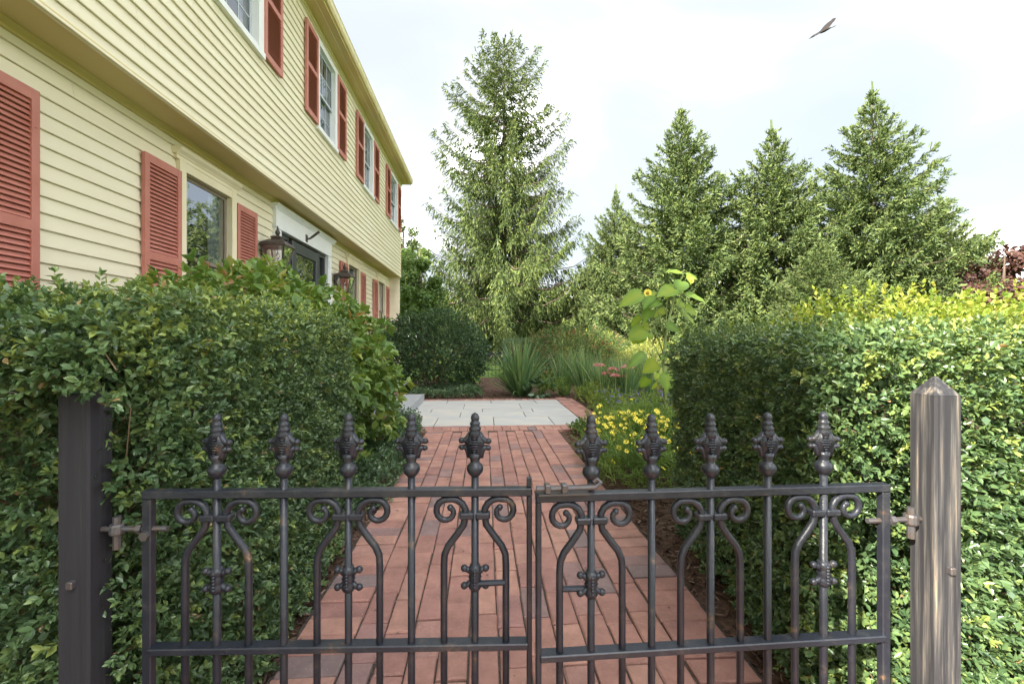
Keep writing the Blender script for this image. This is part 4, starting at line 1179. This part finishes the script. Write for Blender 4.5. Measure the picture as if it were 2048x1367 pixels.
# --- sunflower
SY = 5.0
sb = at(1333, 866, SY); sb.z = 0
sf = tag(empty('sunflower', (sb.x, SY, 0)), 'tall sunflower plant with big heart-shaped leaves rising above the right hedge end', 'sunflower')
def zp(zx, zy, dy=0.0): return at(1200 + zx/4.27, 520 + zy/4.27, SY+dy) - Vector((sb.x, SY, 0))
stem_pts = [Vector((0, 0, -.04))] + [zp(x, y) for x, y in ((570, 1340), (545, 1060), (545, 850), (560, 650), (590, 500), (645, 270), (715, 110))]
MB().tube(stem_pts, [.021, .020, .019, .018, .016, .014, .011, .006], 10).build('stalk', M['stem'], sf, smooth=True)
for a in (((540, 790), (470, 590), (430, 440), (415, 330)), ((555, 660), (568, 480), (575, 330)), ((525, 850), (470, 740), (415, 670)), ((550, 640), (520, 520), (475, 390)), ((590, 500), (620, 400), (640, 330))):
    MB().tube([zp(*q_) for q_ in a], [.009] + [.006]*(len(a)-2) + [.004], 7).build('side_branch', M['stem'], sf, smooth=True)
def heart():
    """heart-shaped leaf, toothed edge, folded at the midrib and drooping to the tip"""
    out = [(0, .05), (.20, -.06), (.40, .04), (.50, .22), (.49, .40), (.40, .58), (.26, .76), (.11, .91), (0, 1.0)]
    vs_, fs_ = [], []
    mid = [.05, .1, .16, .26, .42, .58, .74, .9, 1.0]
    for i, (x, y) in enumerate(out):
        dz = -.22*y*y
        vs_ += [(0, mid[i], -.22*mid[i]**2), (x, y, dz + .16*x - .18*x*x + .02*math.sin(i*2.4)), (-x, y, dz + .16*x - .18*x*x + .02*math.cos(i*2.1))]
    for i in range(len(out)-1):
        fs_ += [(3*i, 3*i+1, 3*i+4, 3*i+3), (3*i, 3*i+3, 3*i+5, 3*i+2)]
    return vs_, fs_
HV, HF = heart()
leaves = [((700,112),(562,72),.55,.6,-.1),((735,130),(858,152),.5,.6,.05),((745,145),(792,205),.8,.95,-.1),((700,178),(680,275),1.1,.15,-.15),((640,215),(532,218),.6,.55,-.05),((640,245),(490,285),.75,.6,-.2),
  ((355,280),(158,388),.55,.55,-.1),((445,310),(362,398),.7,.1,-.2),((520,355),(385,395),.45,.15,-.2),((735,290),(945,345),.55,.6,-.1),((650,355),(755,402),.7,.55,.1),((725,400),(858,462),.75,.65,.0),((700,455),(862,542),.7,.6,.15),
  ((430,420),(368,520),.9,.1,-.1),((345,480),(252,570),.6,.65,.1),((568,545),(688,608),.65,.05,-.15),((360,545),(440,595),1.0,.75,.1),((385,590),(232,665),1.05,.5,.0),((378,630),(262,715),.8,.7,.12),((425,625),(425,680),1.1,.6,-.05),
  ((560,725),(655,765),.6,.5,.1),((618,655),(662,742),.6,.1,.15),((378,795),(228,925),.42,.1,-.15),((485,865),(360,965),.85,.75,.0),((580,805),(520,838),.8,.1,-.1),((640,768),(588,825),.7,.2,.1),((525,972),(465,1010),.9,.7,-.1),((572,965),(582,1135),.80,.45,-.2),((412,1005),(338,1095),.85,.4,.1),((488,1058),(428,1102),.6,.9,.1),
  ((470,300),(400,250),.8,.6,.15),((560,430),(440,470),.8,.7,.2),((600,270),(540,330),.9,.7,.1),((690,270),(745,275),.9,.6,.15)]
for (b0, t0, wf, tn, dy) in leaves:
    B, T_ = zp(*b0, dy*.5), zp(*t0, dy)
    d = T_ - B; L_ = d.length*.95; dn = d.normalized()
    side = dn.cross(Vector((0, -.75, .65))).normalized(); nrm_ = side.cross(dn)
    # broad face leans to the viewer and the sky by a different amount on each leaf
    tilt = rng.uniform(-.5, .5); side, nrm_ = side*math.cos(tilt) + nrm_*math.sin(tilt), nrm_*math.cos(tilt) - side*math.sin(tilt)
    vs_ = [B + side*(x*L_*wf*1.0) + dn*(y*L_) + nrm_*(z*L_) for x, y, z in HV]
    me = MB().add(vs_, HF).mesh('leaf', M['sunleaf'], True)
    a_ = me.attributes.new('tint', 'FLOAT', 'POINT'); t1 = min(1, max(0, tn*.85 - .03 + .05*rng.normal())); a_.data.foreach_set('value', [min(1, t1 + (.38 if q_ % 3 == 0 else .10*math.sin(q_*1.7 + L_*40))) for q_ in range(len(vs_))])
    lf = link('leaf', me, sf)
    near = min(stem_pts[1:], key=lambda s_: (s_-B).length + (1.0 if s_.z > B.z + .03 else 0)); j = stem_pts.index(near)
    near = near if (near-B).length < .25 else B + (near-B).normalized()*.18
    MB().tube([near, near.lerp(B, .5) + Vector((0, 0, .015)), B + dn*L_*.06], [.0045, .0038, .003], 6).build('petiole', M['stem'], sf)
for zx, zy, r_ in ((405, 282, .05), (775, 175, .035)):
    c0 = zp(zx, zy, -.05); fl = MB(); n = 14
    for i in range(n):
        a = 6.283*i/n
        def fp(r2, q_): return c0 + Vector((math.cos(a)*r2 - math.sin(a)*q_, -.01, math.sin(a)*r2 + math.cos(a)*q_))
        fl.add([fp(r_*.3, 0), fp(r_*.7, r_*.16), fp(r_*1.05, 0), fp(r_*.7, -r_*.16)], [(0,1,2,3)])
    h0 = fl.build('flower_head', M['yellow'], sf)
    MB().ball(c0 + Vector((0, -.012, 0)), r_*.34, 10, 6, (1, .5, 1)).build('flower_disc', M['orange'], sf, smooth=True)

# --- low iron fence at the back
fx0, fx1, fy = at(905, 720, 13.6).x, at(1010, 720, 13.6).x, 13.6
fence = tag(empty('iron_fence', ((fx0+fx1)/2, fy, 0)), 'low black iron fence beyond the dark shrub', 'fence')
hw = (fx1-fx0)/2
MB().box(-hw, hw, -.015, .015, .60, .66).build('rail', IRON, fence); MB().box(-hw, hw, -.015, .015, .12, .15).build('rail', IRON, fence)
pk = MB().box(-.008, .008, -.008, .008, -.06, .70).mesh('picket', IRON)
for i in range(14): link('picket', pk, fence, (-hw + (i+.5)*2*hw/14, 0, 0))

# ================================================================== TREES
SHOOT_V = np.array([[-.7,0,0],[.7,0,0],[.75,.8,0],[0,1,0],[-.75,.8,0],[0,0,-.7],[0,0,.7],[0,.8,.75],[0,1.0,0],[0,.8,-.75]])
SHOOT_V = SHOOT_V[[0, 1, 2, 4]]; SHOOT_V[2:, 2] = .12; SHOOT_F = np.array([[0,1,2,3]])
def spruce(name, label, base, H, prof, n_whorl, per, m, seed, droop=1.0, hang=.6, shoot=(.24, .045), sec_gap=.2, first=.06, group=None, fill=1.0, tints=(.5, .2), up_tip=.5, trunk_r=None, lean=0.0, bare=.12, noise=.34, var=(.62, 1.12), l2f=1.0):
    """trunk with whorls of bowed limbs; each limb carries side twigs set with needle shoots"""
    r_ = np.random.default_rng(seed); base = Vector(base)
    t = tag(empty(name, base), label, 'tree', group)
    tr = trunk_r or H*.0145
    zs = np.linspace(0, 1, 14)
    MB().tube([(lean*z*z*H*.05 + r_.normal(0, .01), r_.normal(0, .01), z*H - .1) for z in zs], [max(.012, tr*(1-z)**.9 * (1.25 if z == 0 else 1)) for z in zs], 9).build('trunk', M['bark'], t, smooth=True)
    limbs = MB(); P, D, L, T = [], [], [], []
    ph, pr = zip(*prof)
    for w in range(n_whorl):
        fz = first + (1-first)*((w+.5)/n_whorl)**.92
        z0 = fz*H; rad0 = float(np.interp(fz, ph, pr))
        k = max(3, int(round(per*(1 - .35*fz) + r_.normal(0, .7)))); a0 = r_.uniform(0, 6.28)
        for j in range(k):
            a = a0 + 6.283*j/k + r_.normal(0, .18); rad = rad0*r_.uniform(*var)
            if r_.random() < .07: rad *= .55
            dh = np.array([math.cos(a), math.sin(a), 0.0])
            el = np.interp(fz, [0, .35, .7, .9, 1], [-.16, -.08, .16, .5, .9])*(1 if droop > .6 else .5) + r_.normal(0, .07) + (1-droop)*.25
            n = max(5, int(rad/.16)); s_ = np.linspace(0, 1, n)
            sag = -droop*.30*rad*np.sin(s_*math.pi*.75)*(1 - .75*fz) + up_tip*rad*.22*s_**3
            zz_ = z0 + rad*s_*math.tan(el) + sag
            pts = dh[None]*(rad*s_)[:, None] + np.stack([0*s_, 0*s_, zz_], 1) + np.stack([r_.normal(0, .02, n), r_.normal(0, .02, n), 0*s_], 1)
            pts[:, 2] = np.maximum(pts[:, 2], .15)
            st_ = max(1, n//5)
            rr = max(.007, .012*rad + .004)
            limbs.tube([Vector(q) for q in pts[::st_]], [rr*(1 - .85*i/max(1, len(pts[::st_])-1)) for i in range(len(pts[::st_]))], 4, False)
            # twigs on both sides
            m_ = max(4, int(rad/sec_gap*2*fill)); f0 = r_.uniform(bare, 1, m_)**.8
            f0[f0 < bare] = bare
            side = np.where(r_.random(m_) < .5, -1, 1)
            ii = f0*(n-1); i0 = np.minimum(ii.astype(int), n-2); fr = (ii-i0)[:, None]
            bp = pts[i0]*(1-fr) + pts[i0+1]*fr
            tan = norm(pts[i0+1]-pts[i0]); sv = np.cross(tan, [0, 0, 1.0])*side[:, None]
            hg = hang*(.45 + .75*(1-fz))
            d2 = norm(sv*r_.uniform(.25, 1, (m_, 1)) + tan*r_.uniform(.3, 1, (m_, 1)) + np.array([0, 0, -1.0])*hg*r_.uniform(.4, 1.6, (m_, 1)))
            l2 = (.22 + .20*rad)*l2f*(1.08 - .72*f0)*r_.uniform(.5, 1.15, m_); l2 = np.minimum(l2, 1.15)
            ns = np.maximum(2, (l2/(shoot[0]*.42)).astype(int))
            for q in range(int(ns.max())):
                ok = ns > q; fq = (q + r_.random(ok.sum()))/ns[ok]
                b_ = bp[ok] + d2[ok]*(l2[ok]*fq)[:, None]; b_[:, 2] -= hg*.35*l2[ok]*fq*fq
                P.append(b_)
                dd = d2[ok]*.75 + r_.normal(0, noise, (ok.sum(), 3)) + np.array([0, 0, -hg*.55 + (.35 if hang < .6 else 0)]) + tan[ok]*.15
                D.append(dd); L.append(shoot[0]*r_.uniform(.65, 1.25, ok.sum())); T.append(np.clip(r_.normal(tints[0], tints[1], ok.sum()), 0, 1))
            # limb tip: upturned leaders
            tip = pts[-1]; kt = 5
            P.append(np.repeat(tip[None], kt, 0) - tan[-1]*r_.uniform(0, .3, (kt, 1))); D.append(dh*.8 + np.array([0, 0, .55*up_tip + .15]) + r_.normal(0, .35, (kt, 3))); L.append(shoot[0]*r_.uniform(.9, 1.5, kt)); T.append(np.clip(r_.normal(tints[0]+.12, .15, kt), 0, 1))
    # leader
    kt = 26; zt = H*(1 - .05*r_.random(kt)); P.append(np.stack([r_.normal(0, .03, kt), r_.normal(0, .03, kt), zt], 1)); dd = r_.normal(0, .55, (kt, 3)); dd[:, 2] = np.abs(dd[:, 2]) + .6; D.append(dd); L.append(shoot[0]*r_.uniform(.9, 1.6, kt)); T.append(np.full(kt, tints[0]))
    P.append(np.array([[0, 0, H*.985]])); D.append(np.array([[0, 0, 1.0]])); L.append(np.array([shoot[0]*4.0])); T.append(np.array([.6]))
    kt = 60; fz = r_.uniform(.80, .98, kt); aa = r_.uniform(0, 6.28, kt); rq = np.interp(fz, ph, pr)*r_.uniform(.2, 1.0, kt)
    P.append(np.stack([np.cos(aa)*rq, np.sin(aa)*rq, fz*H + .55*rq], 1)); D.append(np.stack([np.cos(aa)*.25, np.sin(aa)*.25, np.full(kt, 1.0)], 1)); L.append(shoot[0]*r_.uniform(1.0, 1.7, kt)); T.append(np.full(kt, .6))
    P, D, L, T = np.concatenate(P), norm(np.concatenate(D)), np.concatenate(L), np.concatenate(T)
    sz = np.stack([L*shoot[1]/shoot[0], L, L*shoot[1]/shoot[0]], 1)
    rot = frames(D, norm(r_.normal(0, 1, P.shape)))
    v_, f_, t_ = place((SHOOT_V, SHOOT_F), P, rot, sz, T)
    tag(link('crown', np_mesh('crown', v_, f_, m, t_), t), kind='stuff')
    tag(limbs.build('limbs', M['bark'], t), kind='stuff')
    return t, len(f_)*2
ntri = 0
def ground_at(px, Y): q_ = at(px, 680, Y); return (q_.x, Y, -.05)
# tall Norway spruce in the middle
TY = 26.0; Ht = CAMH + (680-84)*TY/FPX*1.0
sc_ = TY/FPX
prof = [(0, 5.9), (.05, 7.0), (.13, 7.0), (.22, 6.3), (.33, 5.35), (.45, 4.25), (.58, 3.85), (.68, 3.45), (.76, 3.15), (.83, 2.6), (.90, 1.7), (.96, .8), (1, .18)]
prof = [(a, c*TY/28*1.06) for a, c in prof]
_, n_ = spruce('spruce_tree', 'tall open spruce with hanging twigs, tallest tree, behind the garden', ground_at(1008, TY), Ht, prof, 40, 8.0, M['spruce'], 5, 1.0, 1.05, (.18, .025), .0545, .045, tints=(.5, .26), trunk_r=.24, noise=.26, var=(.70, 1.14), up_tip=1.25, l2f=.95, bare=.04)
ntri += n_
# row of younger, denser spruces on the right
YP = [(0, 3.3), (.08, 3.7), (.25, 3.6), (.42, 3.2), (.58, 2.55), (.72, 1.75), (.82, 1.05), (.90, .48), (.95, .18), (1, .03)]
def yp(s): return [(a, c*s) for a, c in YP]
GR = 'young spruces in a row on the right'
protos = []
for seed, H_, rs in ((61, 11.2, 1.15), (62, 10.0, 1.14)):
    o_, n_ = spruce('young_spruce', 'proto', (0, 0, 0), H_, yp(rs), 29, 9.5, M['spruce2'], seed, .5, .5, (.18, .025), .040, .02, GR, 1.0, (.5, .28), .85, None, 0, .04, noise=.36, var=(.70, 1.10))
    protos.append((o_, H_)); ntri += n_
used_ = set()
for which, px, topy, Y, wide, rz, lb_ in ((0, 1362, 205, 19.0, .90, 0.0, 'dense spruce at the left of the row, behind the sunflower'), (1, 1543, 240, 18.0, .84, .8, 'dense spruce in the middle of the row of three'), (0, 1745, 152, 17.0, .86, 2.2, 'tallest dense spruce at the right of the row'),
                                          (1, 1232, 375, 23.0, .58, 3.0, 'small narrow spruce in the gap right of the tallest spruce'), (1, 1880, 372, 18.5, .52, 4.4, 'shorter spruce at the right end of the row'), (0, 1640, 462, 14.5, .46, 4.0, 'low young spruce in front of the row'), (1, 1188, 505, 25.0, .62, 1.6, 'low dark spruce just right of the tallest spruce')):
    root, H0 = protos[which]; H_ = CAMH + (680-topy)*Y/FPX
    if which in used_:
        o_ = root.copy(); COL.objects.link(o_)
        for ch in root.children:
            c_ = ch.copy(); COL.objects.link(c_); c_.parent = o_
    else: o_ = root; used_.add(which)
    o_['label'] = lb_; o_.location = ground_at(px, Y); o_.rotation_euler = (0, 0, rz); o_.scale = (wide, wide, H_/H0)

def broad_tree(name, label, px, topy, Y, halfw_px, m, n, leaf, seed, low=.12, cat='tree', group=None, tints=(.5, .22), lobes=9):
    """trunk, forked limbs and a crown of leafy clumps with gaps between"""
    r_ = np.random.default_rng(seed); b0 = Vector(ground_at(px, Y)); H_ = CAMH + (680-topy)*Y/FPX; W_ = halfw_px*Y/FPX
    t = tag(empty(name, b0), label, cat, group)
    MB().tube([(0, 0, -.1), (.05, 0, H_*.25), (0, .04, H_*.5), (.03, 0, H_*.85)], [H_*.028, H_*.02, H_*.014, H_*.004], 8).build('trunk', M['bark'], t, smooth=True)
    C, Rr = [], []
    for i in range(lobes*4):
        d = norm(r_.normal(0, 1, (1, 3)))[0]; u_ = r_.random()**.4
        c = np.array([d[0]*W_*.74*u_, d[1]*W_*.7*u_, H_*(.5+low/2) + d[2]*H_*(.5-low/2)*.80*u_])
        C.append(c); Rr.append(W_*r_.uniform(.20, .36))
    limbs = MB()
    for c in C[::2]: limbs.tube([(0, 0, H_*.22), Vector(c)*.5 + Vector((0, 0, H_*.16)), c], [H_*.010, H_*.006, H_*.002], 5, False)
    tag(limbs.build('limbs', M['bark'], t), kind='stuff')
    k = n//len(C); P, N = [], []
    for c, rr in zip(C, Rr):
        d = norm(r_.normal(0, 1, (k, 3))); rad = rr*r_.random(k)**.33
        P.append(c + d*rad[:, None]*np.array([1.1, 1.1, .8])); N.append(d + np.array([0, 0, .5]))
    P, N = np.concatenate(P), np.concatenate(N); ok = P[:, 2] > H_*low*.5; P, N = P[ok], N[ok]
    D = norm(r_.normal(0, 1, P.shape) + np.array([0, 0, -.2]))
    T = np.clip(np.repeat(r_.normal(tints[0], .12, len(C)), k)[ok] + r_.normal(0, tints[1], len(P)), 0, 1)
    v_, f_, t_ = place(kite(.36), P, frames(D, norm(N + r_.normal(0, .5, P.shape))), leaf*r_.uniform(.6, 1.3, len(P)), T)
    tag(link('crown', np_mesh('crown', v_, f_, m, t_), t), kind='stuff')
    return t
broad_tree('broadleaf_tree', 'leafy tree at the far corner of the house', 838, 452, 19.0, 66, M['tree'], 13000, .13, 71)
broad_tree('broadleaf_tree', 'pale feathery tree top just past the eave corner', 806, 410, 30.0, 50, M['pine'], 4000, .22, 72)
broad_tree('purple_maple', 'reddish purple maple at the right edge', 2008, 452, 14.0, 100, M['maple'], 9000, .16, 73)
broad_tree('far_pine', 'pale green pine behind the end of the spruce row', 1945, 432, 34.0, 62, M['pine'], 6000, .26, 74)
BG = 'distant trees beyond the garden'
for i, (px, ty, Y, hw_, lb_) in enumerate(((905, 575, 44, 120, 'distant tree low on the left behind the tallest spruce'), (1120, 590, 46, 120, 'distant tree low on the right behind the tallest spruce'), (1195, 555, 42, 75, 'distant tree between the tallest spruce and the row'), (1452, 560, 40, 150, 'distant tree behind the left spruces of the row'), (1700, 560, 40, 170, 'distant tree behind the right spruces of the row'), (1985, 560, 46, 130, 'distant tree behind the purple maple'))):
    broad_tree('distant_tree', lb_, px, ty, Y, hw_, M['tree'], 4200, .5, 80+i, .04, group=BG)

# ================================================================== BIRD
bp_ = at(1648, 62, 30.0)
bird = tag(empty('soaring_bird', bp_), 'dark vulture gliding on raised wings in the upper right sky', 'bird')
bird.rotation_euler = (R(14), R(-40), R(12)); bird.scale = (1.12,)*3
bird.location = at(1648, 62, 22.0)
def wing(s):
    """tapering wing with fingered tip; s = side"""
    b = MB(); sta = [(0.0, .20, -.16, .02), (.18, .22, -.16, .05), (.42, .21, -.17, .10), (.66, .17, -.15, .12), (.80, .13, -.10, .12)]
    vs_ = []
    for x, le, te, z in sta:
        vs_ += [(s*x, le, z+.012), (s*x, (le+te)/2, z+.022), (s*x, te, z), (s*x, (le+te)/2, z-.012)]
    fs_ = []
    for i in range(len(sta)-1):
        for k in range(4): fs_.append((4*i+k, 4*i+(k+1) % 4, 4*i+4+(k+1) % 4, 4*i+4+k))
    b.add(vs_, fs_)
    return b
bm_ = MB()
for s in (-1, 1):
    w0 = wing(s); bm_.add(w0.v, w0.f)
    for k in range(5):
        y0 = .11 - k*.045; ex = .98 - .035*k - (.03 if k == 0 else 0)
        bm_.prism([(0, 0), (1, 0), (1, 1)], 'z', 0, 0) if False else None
        bm_.add([(s*.78, y0+.02, .122), (s*ex, y0+.012, .15), (s*ex, y0-.008, .15), (s*.78, y0-.022, .120), (s*.86, y0, .112)], [(0,1,2,3), (0,4,1), (1,4,2), (2,4,3), (3,4,0)])
bm_.lathe([(.004, -.34), (.03, -.30), (.055, -.18), (.085, -.02), (.082, .10), (.055, .20), (.032, .25), (.034, .29), (.022, .33), (.004, .36)], 0, 0, 12)
nb_ = 10*12
# turn the lathed body (last part) to lie along y
cnt = 10*12; bm_.v = bm_.v[:-cnt] + [(x, z, -y*.9 + .01) for x, y, z in bm_.v[-cnt:]]
bm_.add([(-.05, -.24, .01), (.05, -.24, .01), (.085, -.50, .0), (0, -.53, .004), (-.085, -.50, .0), (0, -.35, -.015)], [(0,1,2,3,4), (0,5,1), (1,5,2), (2,5,3), (3,5,4), (4,5,0)])
bm_.build('body', M['feather'], bird)
for s in (-1, 1):
    MB().add([(s*.16, -.02, .028), (s*.70, -.02, .105), (s*.74, -.145, .108), (s*.42, -.172, .086), (s*.16, -.162, .034)], [(0,1,2,3,4)]).build('flight_feathers', M['feather2'], bird)
